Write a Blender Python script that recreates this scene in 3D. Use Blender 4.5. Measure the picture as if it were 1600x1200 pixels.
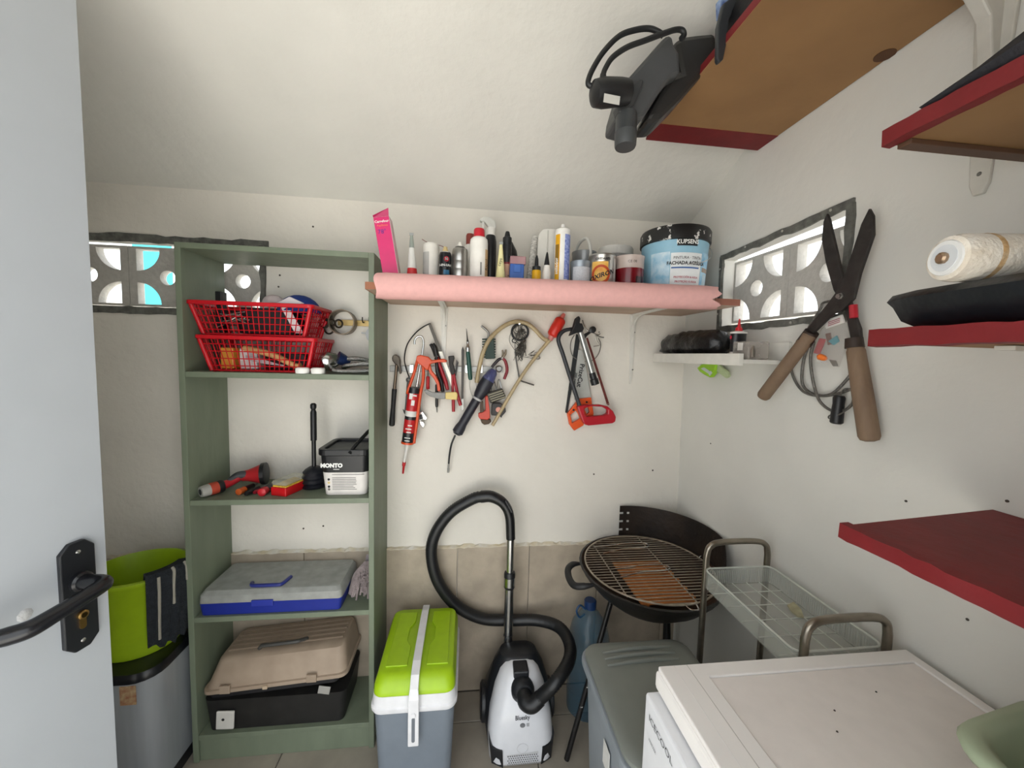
import bpy, bmesh, math, random
from mathutils import Vector, Matrix
random.seed(7)
for o in list(bpy.data.objects): bpy.data.objects.remove(o)
scene = bpy.context.scene
COL = scene.collection
V = Vector
# ------------------------------------------------------------------ camera
F = 600.0; CX, CY = 800.0, 600.0; H = 1.43
YC = V(((732-CX)/F, (553-CY)/F, 1)).normalized()            # room depth axis seen from the lens
hr = V((math.cos(math.radians(1.57)), math.sin(math.radians(1.57)), 0))
ZC = hr.cross(YC).normalized()
if ZC.y > 0: ZC = -ZC
XC = YC.cross(ZC)
if XC.x < 0: XC = -XC
RW = Matrix((XC, YC, ZC))                                     # lens (right, down, forward) -> room
cam = bpy.data.cameras.new('camera'); camo = bpy.data.objects.new('camera', cam); COL.objects.link(camo)
cam.sensor_fit = 'HORIZONTAL'; cam.sensor_width = 36; cam.lens = 36*F/1600; cam.clip_start = .01
r_, u_, b_ = RW @ V((1,0,0)), RW @ V((0,-1,0)), RW @ V((0,0,-1))
camo.matrix_world = Matrix(((r_.x,u_.x,b_.x,0),(r_.y,u_.y,b_.y,0),(r_.z,u_.z,b_.z,H),(0,0,0,1)))
scene.camera = camo
# ------------------------------------------------------------------ light
EXPO = 0.55; SKY = 1.8; SUN = 13
scene.view_settings.view_transform = 'Standard'
try: scene.view_settings.look = 'None'
except Exception: pass
scene.view_settings.exposure = EXPO; scene.view_settings.gamma = 1; scene.view_settings.use_curve_mapping = False
w = bpy.data.worlds.new('sky'); scene.world = w; w.use_nodes = True
bg = w.node_tree.nodes['Background']; bg.inputs[0].default_value = (.93, .97, 1, 1); bg.inputs[1].default_value = SKY
sl = bpy.data.lights.new('sun', 'SUN'); sl.energy = SUN; sl.angle = .009; sl.color = (1, .97, .92)
so = bpy.data.objects.new('sun', sl); COL.objects.link(so); so.location = (-4, -3, 6); so.rotation_euler = V((.6, 0, -.8)).to_track_quat('-Z', 'Y').to_euler()
def portal(name, loc, rot, sx, sy):
    l = bpy.data.lights.new(name, 'AREA'); l.shape = 'RECTANGLE'; l.size = sx; l.size_y = sy
    try: l.cycles.is_portal = True
    except Exception: l.energy = 0
    o = bpy.data.objects.new(name, l); o.location = loc; o.rotation_euler = rot; COL.objects.link(o)
portal('doorway_daylight', (-.35, -.14, 1.05), (math.pi/2, 0, 0), 1.5, 2.1)
# ------------------------------------------------------------------ helpers
DY = 1.55
def ray(px, py): return RW @ V(((px-CX)/F, (py-CY)/F, 1))
def atY(px, py, y): r = ray(px, py)*1; r = r*(y/r.y); return V((r.x, r.y, r.z+H))
def atX(px, py, x): r = ray(px, py); r = r*(x/r.x); return V((r.x, r.y, r.z+H))
def atZ(px, py, z): r = ray(px, py); r = r*((z-H)/r.z); return V((r.x, r.y, r.z+H))
def BK(px, py, off=0): return atY(px, py, DY-off)
WX, WT = .940, .018                                           # right wall leans: x = WX - WT*z
def RT(px, py, off=0):
    r = ray(px, py); t = (WX-off-WT*H)/(r.x+WT*r.z); return V((r.x*t, r.y*t, r.z*t+H))
BK.n = V((0,1,0)); RT.n = V((1,0,WT)).normalized()
def onY(y):
    f = lambda px, py, off=0: atY(px, py, y-off)
    f.n = V((0,1,0)); return f
def lin(h):
    h = h.lstrip('#'); c = [int(h[i:i+2],16)/255 for i in (0,2,4)]
    return tuple(x/12.92 if x <= .04045 else ((x+.055)/1.055)**2.4 for x in c)
MATS = {}
def M(hexc, rough=.5, metal=0, var=.06, vs=30, bump=0, bs=60, alpha=1, hex2=None, stretch=None, coat=0, trans=0, thr=None, name=None):
    key = (hexc, rough, metal, var, vs, bump, bs, alpha, hex2, stretch, coat, trans, thr)
    if key in MATS: return MATS[key]
    m = bpy.data.materials.new(name or 'mat_'+hexc.lstrip('#')); m.use_nodes = True
    nt = m.node_tree; N = nt.nodes; L = nt.links; b = N['Principled BSDF']
    c = lin(hexc); tc = N.new('ShaderNodeTexCoord'); src = tc.outputs['Object']
    if stretch:
        mp = N.new('ShaderNodeMapping'); mp.inputs['Scale'].default_value = stretch; L.new(src, mp.inputs[0]); src = mp.outputs[0]
    nz = N.new('ShaderNodeTexNoise'); nz.inputs['Scale'].default_value = vs; nz.inputs['Detail'].default_value = 5; L.new(src, nz.inputs['Vector'])
    rp = N.new('ShaderNodeValToRGB')
    c2 = lin(hex2) if hex2 else tuple(min(1, x*(1+var)) for x in c)
    c1 = c if hex2 else tuple(x*(1-var) for x in c)
    lo, hi = thr if thr else (.3, .7)
    rp.color_ramp.elements[0].position = lo; rp.color_ramp.elements[1].position = hi
    rp.color_ramp.elements[0].color = (*c1, 1); rp.color_ramp.elements[1].color = (*c2, 1)
    L.new(nz.outputs[0], rp.inputs[0]); L.new(rp.outputs[0], b.inputs['Base Color'])
    b.inputs['Roughness'].default_value = rough; b.inputs['Metallic'].default_value = metal
    b.inputs['Alpha'].default_value = alpha; b.inputs['Coat Weight'].default_value = coat
    b.inputs['Transmission Weight'].default_value = trans
    if bump:
        n2 = N.new('ShaderNodeTexNoise'); n2.inputs['Scale'].default_value = bs; n2.inputs['Detail'].default_value = 4; L.new(src, n2.inputs['Vector'])
        bp = N.new('ShaderNodeBump'); bp.inputs['Strength'].default_value = bump; bp.inputs['Distance'].default_value = .01
        L.new(n2.outputs[0], bp.inputs['Height']); L.new(bp.outputs[0], b.inputs['Normal'])
    MATS[key] = m; return m
WLOC = {}
def tag(o, label=None, cat=None, group=None, kind=None):
    if label: o['label'] = label
    if cat: o['category'] = cat
    if group: o['group'] = group
    if kind: o['kind'] = kind
    return o
def thing(name, label, cat, loc=(0,0,0), group=None):
    o = bpy.data.objects.new(name, None); o.empty_display_size = .02; COL.objects.link(o); o.location = loc
    WLOC[o.name] = V(loc); return tag(o, label, cat, group)
def mesh(name, vs, fs, mat, parent=None, smooth=False, bevel=0, seg=2, mi=None, angle=40):
    vs = [V(v) for v in vs]
    lo = V([min(v[i] for v in vs) for i in range(3)]); hi = V([max(v[i] for v in vs) for i in range(3)])
    c = V(((lo.x+hi.x)/2, (lo.y+hi.y)/2, lo.z))
    me = bpy.data.meshes.new(name); me.from_pydata([v-c for v in vs], [], fs)
    for m in (mat if isinstance(mat, (list, tuple)) else [mat]): me.materials.append(m)
    if mi: me.polygons.foreach_set('material_index', mi)
    bm = bmesh.new(); bm.from_mesh(me); bmesh.ops.recalc_face_normals(bm, faces=bm.faces); bm.to_mesh(me); bm.free()
    if smooth:
        me.polygons.foreach_set('use_smooth', [True]*len(me.polygons))
        try: me.set_sharp_from_angle(angle=math.radians(angle))
        except Exception: pass
    o = bpy.data.objects.new(name, me); COL.objects.link(o); WLOC[o.name] = c
    if parent: o.parent = parent; o.location = c-WLOC[parent.name]
    else: o.location = c
    if bevel:
        bv = o.modifiers.new('bevel', 'BEVEL'); bv.width = bevel; bv.segments = seg; bv.limit_method = 'ANGLE'; bv.angle_limit = .6
    return o
BF = [(0,3,2,1),(4,5,6,7),(0,1,5,4),(1,2,6,5),(2,3,7,6),(3,0,4,7)]   # -z +z -y +x +y -x
def box(name, x0,x1,y0,y1,z0,z1, mat, parent=None, bevel=0, mi=None, seg=2):
    vs = [(x0,y0,z0),(x1,y0,z0),(x1,y1,z0),(x0,y1,z0),(x0,y0,z1),(x1,y0,z1),(x1,y1,z1),(x0,y1,z1)]
    return mesh(name, vs, BF, mat, parent, bevel=bevel, mi=mi, seg=seg)
def obox(name, mtx, sx, sy, sz, mat, parent=None, bevel=0):
    vs = [mtx @ V((x*sx/2, y*sy/2, z*sz/2)) for x,y,z in ((-1,-1,-1),(1,-1,-1),(1,1,-1),(-1,1,-1),(-1,-1,1),(1,-1,1),(1,1,1),(-1,1,1))]
    return mesh(name, vs, BF, mat, parent, bevel=bevel)
def fill(outer, holes):
    """2D outline + holes -> triangles (vertex list, faces)"""
    bm = bmesh.new()
    for lp in [outer]+holes:
        vv = [bm.verts.new((p[0], p[1], 0)) for p in lp]
        for i in range(len(vv)): bm.edges.new((vv[i], vv[(i+1) % len(vv)]))
    bmesh.ops.triangle_fill(bm, use_beauty=True, use_dissolve=False, edges=bm.edges[:])
    bm.verts.index_update()
    vs = [v.co.copy() for v in bm.verts]; fs = [[v.index for v in f.verts] for f in bm.faces]
    bm.free(); return vs, fs
def prism(name, outer, holes, fn, nrm, thick, mat, parent=None, bevel=0, smooth=False):
    """outline in any 2D frame, fn maps (u,v)->3D front point, extruded by nrm*thick"""
    vs, fs = fill(outer, holes); n = len(vs)
    a = [fn(v.x, v.y) for v in vs]; d = V(nrm)*thick
    allv = a+[p+d for p in a]; faces = list(fs)+[[i+n for i in f[::-1]] for f in fs]
    s = 0
    for lp in [outer]+holes:
        k = len(lp)
        for i in range(k): j = (i+1) % k; faces.append([s+i, s+j, s+j+n, s+i+n])
        s += k
    return mesh(name, allv, faces, mat, parent, bevel=bevel, smooth=smooth)
def pp(name, pts, plane, off, thick, mat, parent=None, holes=(), bevel=0, smooth=False):
    """outline measured on a wall plane; front face stands off the wall, body has real thickness"""
    return prism(name, [(x, y) for x, y in pts], [list(h) for h in holes], lambda u, v: plane(u, v, off), plane.n, thick, mat, parent, bevel, smooth)
def cat_rom(pts, n, closed=False):
    pts = [V(p) for p in pts]
    if len(pts) < 3: return pts
    out = []; k = len(pts); rng = k if closed else k-1
    for i in range(rng):
        p0 = pts[(i-1) % k] if (closed or i) else pts[0]*2-pts[1]; p1 = pts[i]; p2 = pts[(i+1) % k]
        p3 = pts[(i+2) % k] if (closed or i < k-2) else pts[-1]*2-pts[-2]
        for s in range(n):
            t = s/n; t2 = t*t; t3 = t2*t
            out.append(.5*((2*p1)+(-p0+p2)*t+(2*p0-5*p1+4*p2-p3)*t2+(-p0+3*p1-3*p2+p3)*t3))
    if not closed: out.append(pts[-1])
    return out
def sweep(pts, radii, seg=8, closed=False, cap=True, base=0):
    k = len(pts); vs = []; fs = []
    tg = []
    for i in range(k):
        a = pts[(i-1) % k] if (closed or i) else pts[0]; b = pts[(i+1) % k] if (closed or i < k-1) else pts[-1]
        t = (b-a); tg.append(t.normalized() if t.length > 1e-9 else V((0,0,1)))
    up = V((0,0,1)) if abs(tg[0].z) < .9 else V((0,1,0))
    n = (up-tg[0]*up.dot(tg[0])).normalized()
    for i in range(k):
        n = n-tg[i]*n.dot(tg[i])
        n = n.normalized() if n.length > 1e-6 else tg[i].orthogonal().normalized()
        bn = tg[i].cross(n)
        for s in range(seg):
            a = 2*math.pi*s/seg
            vs.append(pts[i]+(n*math.cos(a)+bn*math.sin(a))*radii[i])
    for i in range(k if closed else k-1):
        j = (i+1) % k
        for s in range(seg):
            t = (s+1) % seg; fs.append([base+i*seg+s, base+i*seg+t, base+j*seg+t, base+j*seg+s])
    if cap and not closed:
        fs.append([base+s for s in range(seg)][::-1]); fs.append([base+(k-1)*seg+s for s in range(seg)])
    return vs, fs
def tube(name, pts, r, mat, parent=None, seg=8, sub=5, closed=False):
    rs = list(r) if isinstance(r, (list, tuple)) else None
    P = cat_rom(pts, sub, closed) if sub > 1 else [V(p) for p in pts]
    if rs:
        R = []; m = len(rs)-1
        for i in range(len(P)):
            t = i/(len(P)-1)*m; a = min(int(t), m-1); R.append(rs[a]+(rs[a+1]-rs[a])*(t-a))
    else: R = [r]*len(P)
    vs, fs = sweep(P, R, seg, closed)
    return mesh(name, vs, fs, mat, parent, smooth=True, angle=50)
def wires(name, lines, r, mat, parent=None, seg=5, sub=1, closed=False):
    """many thin wires of one part"""
    vs, fs = [], []
    for ln in lines:
        P = cat_rom(ln, sub, closed) if sub > 1 else [V(p) for p in ln]
        a, b = sweep(P, [r]*len(P), seg, closed, base=len(vs)); vs += a; fs += b
    return mesh(name, vs, fs, mat, parent, smooth=True, angle=50)
def spin(name, A, B, prof, mats, parent=None, seg=20, sq=None, angle=35):
    """turned body from A to B; prof = (t along AB, radius[, material index of the band above])"""
    A, B = V(A), V(B); ax = B-A; d = ax.normalized()
    e1 = (V((1,0,0)) if abs(d.x) < .8 else V((0,1,0))); e1 = (e1-d*e1.dot(d)).normalized(); e2 = d.cross(e1)
    vs, fs, mi = [], [], []
    for p in prof:
        for s in range(seg):
            a = 2*math.pi*s/seg; vs.append(A+ax*p[0]+(e1*math.cos(a)+e2*math.sin(a)*(sq or 1))*max(p[1], 1e-5))
    for i in range(len(prof)-1):
        m = prof[i][2] if len(prof[i]) > 2 else 0
        for s in range(seg):
            t = (s+1) % seg; fs.append([i*seg+s, i*seg+t, (i+1)*seg+t, (i+1)*seg+s]); mi.append(m)
    fs.append(list(range(seg))[::-1]); mi.append(mi[0]); k = len(prof)-1
    fs.append([k*seg+s for s in range(seg)]); mi.append(mi[-2])
    return mesh(name, vs, fs, mats, parent, smooth=True, mi=mi, angle=angle)
def rrect(x0, x1, y0, y1, r, n=5):
    out = []
    for cx, cy, a0 in ((x1-r,y1-r,0),(x0+r,y1-r,90),(x0+r,y0+r,180),(x1-r,y0+r,270)):
        for i in range(n+1):
            a = math.radians(a0+90*i/n); out.append((cx+r*math.cos(a), cy+r*math.sin(a)))
    return out
def loft(name, rings, mat, parent=None, cap0=True, cap1=True, mi=None, smooth=True, angle=40):
    vs = []; fs = []; m = []; k = len(rings[0])
    for r in rings: vs += [V(p) for p in r]
    for i in range(len(rings)-1):
        for s in range(k):
            t = (s+1) % k; fs.append([i*k+s, i*k+t, (i+1)*k+t, (i+1)*k+s]); m.append(mi[i] if mi else 0)
    if cap0: fs.append(list(range(k))[::-1]); m.append(mi[0] if mi else 0)
    if cap1: fs.append([(len(rings)-1)*k+s for s in range(k)]); m.append(mi[-1] if mi else 0)
    return mesh(name, vs, fs, mat, parent, smooth=smooth, mi=m, angle=angle)
def rr3(x0, x1, y0, y1, r, z, n=5): return [(x, y, z) for x, y in rrect(x0, x1, y0, y1, r, n)]
def carrier(parent):
    """print sits on the main body of a thing, one level below it"""
    if parent is not None and parent.type == 'EMPTY':
        ms = [c for c in parent.children if c.type == 'MESH']
        bd = [c for c in ms if '_body' in c.name] or ms[:1]
        if bd: return bd[0]
    return parent
def text(name, s, size, fn, mat, parent, ax='CENTER', bold=0, squeeze=1):
    cu = bpy.data.curves.new('lettering', 'FONT'); cu.body = s; cu.size = size; cu.align_x = ax; cu.align_y = 'CENTER'; cu.resolution_u = 2
    cu.offset = bold
    o = bpy.data.objects.new('lettering', cu); COL.objects.link(o)
    dg = bpy.context.evaluated_depsgraph_get(); me = bpy.data.meshes.new_from_object(o.evaluated_get(dg))
    vs = [fn(v.co.x*squeeze, v.co.y) for v in me.vertices]; fs = [list(p.vertices) for p in me.polygons]
    bpy.data.objects.remove(o); bpy.data.curves.remove(cu); bpy.data.meshes.remove(me)
    return mesh(name, vs, fs, mat, carrier(parent))
def flat(o, du, dv, n=(0,-1,0), e=.0008):
    """text frame: origin o, writing direction du, up dv, lifted by e along n"""
    o, du, dv, n = V(o), V(du).normalized(), V(dv).normalized(), V(n)
    return lambda u, v: o+du*u+dv*v+n*e
def wrap(c, r, z, a0=0, e=.0008, tilt=0):
    """text wrapped on an upright can at c; a0 = 0 faces the doorway"""
    return lambda u, v: V((c[0]+(r+e)*math.sin(a0+u/r), c[1]-(r+e)*math.cos(a0+u/r), z+v+u*tilt))
def circ(cx, cy, r, n=20, a0=0, a1=360):
    full = abs(a1-a0) >= 360
    return [(cx+r*math.cos(math.radians(a0+(a1-a0)*i/(n if full else n-1))), cy+r*math.sin(math.radians(a0+(a1-a0)*i/(n if full else n-1)))) for i in range(n)]
def arcpatch(name, c, r, z0, z1, a0, a1, mat, parent, e=.0006, n=8, r1=None):
    """label wrapped round an upright can (angles in degrees, 0 faces the doorway)"""
    r1 = r1 or r; vs = []; fs = []
    for i in range(n+1):
        a = math.radians(a0+(a1-a0)*i/n)
        for z, q in ((z0, r), (z1, r1)): vs.append((c[0]+(q+e)*math.sin(a), c[1]-(q+e)*math.cos(a), z))
    for i in range(n): fs.append([2*i, 2*i+2, 2*i+3, 2*i+1])
    return mesh(name, vs, fs, mat, carrier(parent), smooth=True)
# common materials
WHITE_P = M('#e9e6df', .45); BLACK_P = M('#17181a', .4); CHROME = M('#c9c9c7', .22, 1, .05); STEEL = M('#8d8c88', .35, 1, .12)
RED_P = M('#c01820', .35); GREEN_W = M('#76806c', .5, 0, .10, 14, .12, 40, stretch=(1,1,.25)); ORANGE = M('#d2491c', .4)
DARKST = M('#3b3a39', .45, .8, .2); PRINT_K = M('#1c1c20', .6); PRINT_W = M('#f2f2ee', .6); RUBBER = M('#1d1d1f', .6)
# ================================================================== SETTING
PLASTER = M('#e1dcd2', .75, 0, .03, 6, .35, 26, name='white_plaster')
PLASTER_R = M('#dcdad3', .75, 0, .03, 5, .25, 18, name='white_plaster_right')
CEIL_M = M('#dedcd5', .8, 0, .03, 5, .30, 22, name='ceiling_plaster')
CEMENT = M('#65655f', .85, 0, .35, 40, .6, 60, name='cement')
BLOCK_M = M('#b9b6b0', .85, 0, .08, 60, .3, 90, name='concrete_block')
XL, XR, YF = -1.5, WX, .06
WIN_L = (-1.46, -.772, 1.568, 1.797); WIN_R = (.862, 1.315, 1.555, 1.795)
def struct(o, label, cat): return tag(o, label, cat, kind='structure')
# back wall
x0, x1, z0, z1 = WIN_L
wb = struct(prism('wall_back', [(XL-.1,0),(XR+.1,0),(XR+.1,2.05),(XL-.1,2.05)], [[(x0,z0),(x1,z0),(x1,z1),(x0,z1)]],
      lambda u, v: V((u, DY, v)), (0,1,0), .04, PLASTER), 'white plastered back wall above grey tiles', 'wall')
# right wall (leaning slightly), with its block window
def RW_(u, v, d=0): return V((WX-WT*v-d, u, v))
y0, y1, z0, z1 = WIN_R
wr = struct(prism('wall_right', [(-.1,0),(DY,0),(DY,1.999),(-.1,2.74)], [[(y0,z0),(y1,z0),(y1,z1-.005),(y0,z1+.012)]],
      lambda u, v: RW_(u, v), (1,0,0), .04, PLASTER_R), 'white plastered right wall with the sloping top', 'wall')
wl = struct(prism('wall_left', [(-.1,0),(DY,0),(DY,2.0),(-.1,2.74)], [], lambda u, v: V((XL, u, v)), (-1,0,0), .07, PLASTER), 'white wall hidden behind the open door', 'wall')
wf = struct(prism('wall_front', [(XL,0),(-1.06,0),(-1.06,2.12),(.36,2.12),(.36,0),(XR,0),(XR,2.70),(XL,2.70)], [], lambda u, v: V((u, YF, v)), (0,-1,0), .13, PLASTER), 'white wall around the doorway behind the viewer', 'wall')
def CZ(y): return 1.993+.45*(DY-y)
ce = struct(mesh('ceiling', [(XL-.1,DY+.07,CZ(DY+.07)),(XR+.1,DY+.07,CZ(DY+.07)),(XR+.1,-.12,CZ(-.12)),(XL-.1,-.12,CZ(-.12)),
      (XL-.1,DY+.07,CZ(DY+.07)+.08),(XR+.1,DY+.07,CZ(DY+.07)+.08),(XR+.1,-.12,CZ(-.12)+.08),(XL-.1,-.12,CZ(-.12)+.08)], BF, CEIL_M), 'white rough plastered ceiling sloping down to the back wall', 'ceiling')
GROUT = M('#6b665e', .9, 0, .1, 40)
fl = struct(box('floor', XL-.1, XR+.1, -.12, DY+.07, -.06, -.004, GROUT), 'grey tiled floor', 'floor')
FT = M('#a0988b', .5, 0, .10, 12, .05, 60, name='floor_tile')
for i in range(6):
    for j in range(4):
        a, b = -1.5+i*.45-.03, .2+j*.45-.15
        box('tile', max(a, XL)+.002, min(a+.45, XR)-.002, max(b, -.1)+.002, min(b+.45, DY-.012)-.002, -.012, 0, FT, fl, .001, seg=1)
# dado tiles, plaster lip above them
DT = M('#9c907f', .55, 0, .16, 9, .15, 40, hex2='#bcae9b', name='wall_tile')
for i in range(-5, 4):
    a = -.03+i*.30
    if a > XR-.02: continue
    box('tile', max(a, XL)+.0015, min(a+.30, XR-.002)-.0015, DY-.011, DY+.001, .002, .634, DT, wb, .0012, seg=1)
vs = []; fs = []; n = 150; random.seed(3)
for i in range(n+1):
    x = XL+(XR-XL)*i/n; e = random.uniform(-.004, .004)
    vs += [(x, DY-.0125, .632+e*.6), (x, DY-.0115, .6345+e*.6), (x, DY-.001, .641+random.uniform(-.004,.005)), (x, DY+.002, .63)]
for i in range(n):
    a, b = 4*i, 4*i+4; fs += [[a,b,b+1,a+1],[a+1,b+1,b+2,a+2],[a+3,b+3,b,a]]
tag(mesh('trim_1', vs, fs, M('#c9bb9c', .85, 0, .2, 25, .5, 60, hex2='#d9d5cb')), 'ragged yellowed plaster lip along the top of the wall tiles', 'trim', kind='structure')
def nailhole(plane, px, py, parent, r=.0035):
    p = plane(px, py, .0015); spin('screw_hole', p, p+plane.n*.004, [(0, r), (1, r)], M('#4a443d', .9), parent, 8)
for px, py in ((928,741),(1020,735),(489,354),(437,430),(435,448),(505,822),(474,826)): nailhole(BK, px, py, wb)
for px, py in ((1110,693),(1511,968),(1415,783),(1573,783)): nailhole(RT, px, py, wr, .0025)
# ---- concrete lattice windows
HB, VB = .1303, .109
def lattice(name, fn, nrm, parent):
    t = .0265; qx, qz = HB-t, VB-.009; r = .079
    holes = [circ(0, 0, .027, 20)]
    for sx, sz in ((1,1),(-1,1),(-1,-1),(1,-1)):
        pts = [(sx*qx, sz*qz)]
        for i in range(13):
            a = math.pi/2*i/12; pts.append((sx*(qx-r*math.cos(a)), sz*(qz-r*math.sin(a))))
        holes.append(pts)
    return prism(name, [(-HB+.001,-VB),(HB-.001,-VB),(HB-.001,VB),(-HB+.001,VB)], holes, fn, nrm, .032, BLOCK_M, parent)
def rough_strip(name, a, b, wdt, fn, parent, nrm_d=.006):
    """hand-laid cement band from a to b (wall coordinates) with uneven edges"""
    a, b = V((*a,0)), V((*b,0)); d = (b-a); L = d.length; d.normalize(); n = V((-d.y, d.x, 0)); k = max(4, int(L/.03)); up = []; lo = []
    for i in range(k+1):
        p = a+d*(L*i/k); up.append(p+n*(wdt/2+random.uniform(-.004,.004))); lo.append(p-n*(wdt/2+random.uniform(-.002,.002)))
    pts = [(p.x, p.y) for p in up]+[(p.x, p.y) for p in lo[::-1]]
    q0, q1 = fn(0,0,0), fn(0,0,1)
    return prism(name, pts, [], lambda u, v: fn(u, v, nrm_d), (q0-q1), nrm_d+.001, CEMENT, parent)
win1 = tag(thing('window_1', 'concrete lattice block window high in the back wall behind the shelving', 'window', (-1.1, DY, 1.57)), kind='structure')
for cx in (-1.379, -1.118, -.857):
    lattice('lattice_block', lambda u, v, cx=cx: V((cx+u, DY+.042, 1.682+v)), (0,1,0), win1)
fb = lambda u, v, d: V((u, DY-d, v))
x0, x1, z0, z1 = WIN_L
rough_strip('frame_strip', (x0, z1+.011), (x1+.03, z1+.013), .027, fb, win1); rough_strip('frame_strip', (x0, z0-.013), (x1+.01, z0-.013), .026, fb, win1)
rough_strip('frame_strip', (x1+.009, z0-.02), (x1+.009, z1+.01), .018, fb, win1, .0085)
win2 = tag(thing('window_2', 'concrete lattice block window in the right wall behind the shears', 'window', (XR, 1.08, 1.55)), kind='structure')
for cy in (1.205, .945):
    lattice('lattice_block', lambda u, v, cy=cy: V((WX-WT*(1.675+v)+.042, cy-u, 1.675+v)), (1,0,0), win2)
box('lattice_edge', XR+.015, XR+.07, 1.3355, 1.37, 1.55, 1.80, BLOCK_M, win2); box('lattice_edge', XR+.015, XR+.07, .77, .8145, 1.55, 1.80, BLOCK_M, win2)
fr = lambda u, v, d: RW_(u, v, d)
y0, y1, z0, z1 = WIN_R
rough_strip('frame_strip', (y1+.016, z1+.004), (y0-.016, z1+.020), .020, fr, win2); rough_strip('frame_strip', (y1+.016, z0-.010), (y0-.016, z0-.010), .020, fr, win2)
rough_strip('frame_strip', (y1+.009, z0-.02), (y1+.009, z1+.01), .016, fr, win2, .0085); rough_strip('frame_strip', (y0-.009, z0-.02), (y0-.009, z1+.02), .016, fr, win2, .0085)
for u, v in ((y1+.01,1.60),(y1+.01,1.68),(y1+.01,1.76),(1.2,1.806),(1.05,1.81),(.9,1.815),(1.2,1.543),(1.0,1.543)):
    p = RW_(u, v, .010); spin('nail_head', p, p+V((-.002,0,0)), [(0,.004),(1,.003)], M('#b9b7b0', .5, .6), win2, 8)
# things outside that the windows look out on
tag(box('wall_outside', -3.2, .6, 2.75, 2.85, 0, 1.75, M('#e8e6e0', .8, bump=.2)), 'white garden wall outside the back window', 'wall', kind='structure')
tag(box('trim_2', -2.12, -1.90, 2.735, 2.749, .9, 2.6, M('#3fc3d0', .5)), 'turquoise post outside the back window', 'trim', kind='structure')
tag(box('trim_3', -1.76, -1.60, 2.735, 2.749, .9, 2.6, M('#3fc3d0', .5)), 'turquoise post outside nearer the shelving', 'trim', kind='structure')
tag(box('ground_outside', -9, 9, -9, 9, -.14, -.065, M('#c6c4bf', .9, bump=.3)), 'pale paving outside the shed', 'ground', kind='structure')
# ---- door leaf, standing open on the left
EDGE = V((-.733, .85, 0)); DA = math.radians(14); dd = V((math.sin(DA), math.cos(DA), 0)); dn = V((math.cos(DA), -math.sin(DA), 0))   # dn faces the room
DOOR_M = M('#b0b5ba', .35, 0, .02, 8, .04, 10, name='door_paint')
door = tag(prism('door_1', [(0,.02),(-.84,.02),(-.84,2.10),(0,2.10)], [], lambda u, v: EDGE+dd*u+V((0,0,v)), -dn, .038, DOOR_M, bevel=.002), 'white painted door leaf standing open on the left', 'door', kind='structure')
def DP(u, v, d=0): return EDGE+dd*u+V((0,0,v))+dn*d
r = ray(120, 930); t = (EDGE-V((0,0,H))).dot(dn)/r.dot(dn); hp = r*t; HU = (hp-EDGE).dot(dd); HV = hp.z+H
prism('handle_plate', [(HU+a*.027, HV+b) for a, b in ((-1,-.092),(-.45,-.108),(.45,-.108),(1,-.092),(1,.092),(.45,.108),(-.45,.108),(-1,.092))], [], lambda u, v: DP(u, v, .009), -dn, .0095, M('#16181c', .4), door, .002)
lever = tube('lever', [DP(HU, HV+.03, .008), DP(HU, HV+.03, .03), DP(HU+.004, HV+.03, .052), DP(HU-.004, HV+.03, .066), DP(HU-.035, HV+.027, .070), DP(HU-.075, HV+.022, .070), DP(HU-.105, HV+.018, .068), DP(HU-.125, HV+.018, .056), DP(HU-.150, HV+.022, .040)], [.015,.014,.0135,.0135,.0135,.0135,.0145,.0145,.012], M('#141519', .25), door, 14, 6)
spin('lever_collar', DP(HU, HV+.03, .008), DP(HU, HV+.03, .02), [(0,.018),(.7,.018),(1,.014)], M('#141519', .3), door, 20)
BRASS = M('#b08d55', .3, 1)
lk = spin('lock_cylinder', DP(HU, HV-.038, .006), DP(HU, HV-.038, .015), [(0,.0085),(.9,.0085),(1,.007)], BRASS, door, 18)
spin('keyway', DP(HU, HV-.038, .0148), DP(HU, HV-.038, .0156), [(0,.005),(1,.005)], M('#4d3d22', .4, 1), lk, 12)
prism('lock_tongue', rrect(HU-.005, HU+.005, HV-.066, HV-.042, .0045, 4), [], lambda u, v: DP(u, v, .012), -dn, .008, BRASS, door)
for b in (.088, -.09): spin('screw', DP(HU, HV+b, .008), DP(HU, HV+b, .011), [(0,.0045),(.6,.004),(1,.002)], CHROME, door, 10)
q = DP(HU-.072, HV+.010, .0005); spin('paint_chip', q-dn*.0005, q+dn*.0012, [(0,.011),(1,.008)], M('#b9babb', .8, bump=.5), door, 9)
# ================================================================== GREEN SHELVING UNIT
UX0, UX1, UY0, UY1 = -.914, -.313, 1.33, 1.548; UT = .018
unit = thing('shelving_unit', 'tall sage green wooden shelving unit with open back', 'shelf', (-.61, 1.44, 0))
box('side_panel', UX0, UX0+UT, UY0, UY1, 0, 1.752, GREEN_W, unit, .0015)
box('side_panel', UX1-UT, UX1, UY0, UY1, 0, 1.752, GREEN_W, unit, .0015)
box('top_panel', UX0+UT, UX1-UT, UY0, UY1, 1.734, 1.752, GREEN_W, unit, .0015)
SH = (.098, .523, .927, 1.350)
for z in SH: box('shelf_board', UX0+UT, UX1-UT, UY0+.002, UY1, z-UT, z, GREEN_W, unit, .0015)
box('plinth', UX0+UT, UX1-UT, UY0+.008, UY0+.026, 0, SH[0]-UT, GREEN_W, unit, .0015)
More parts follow.
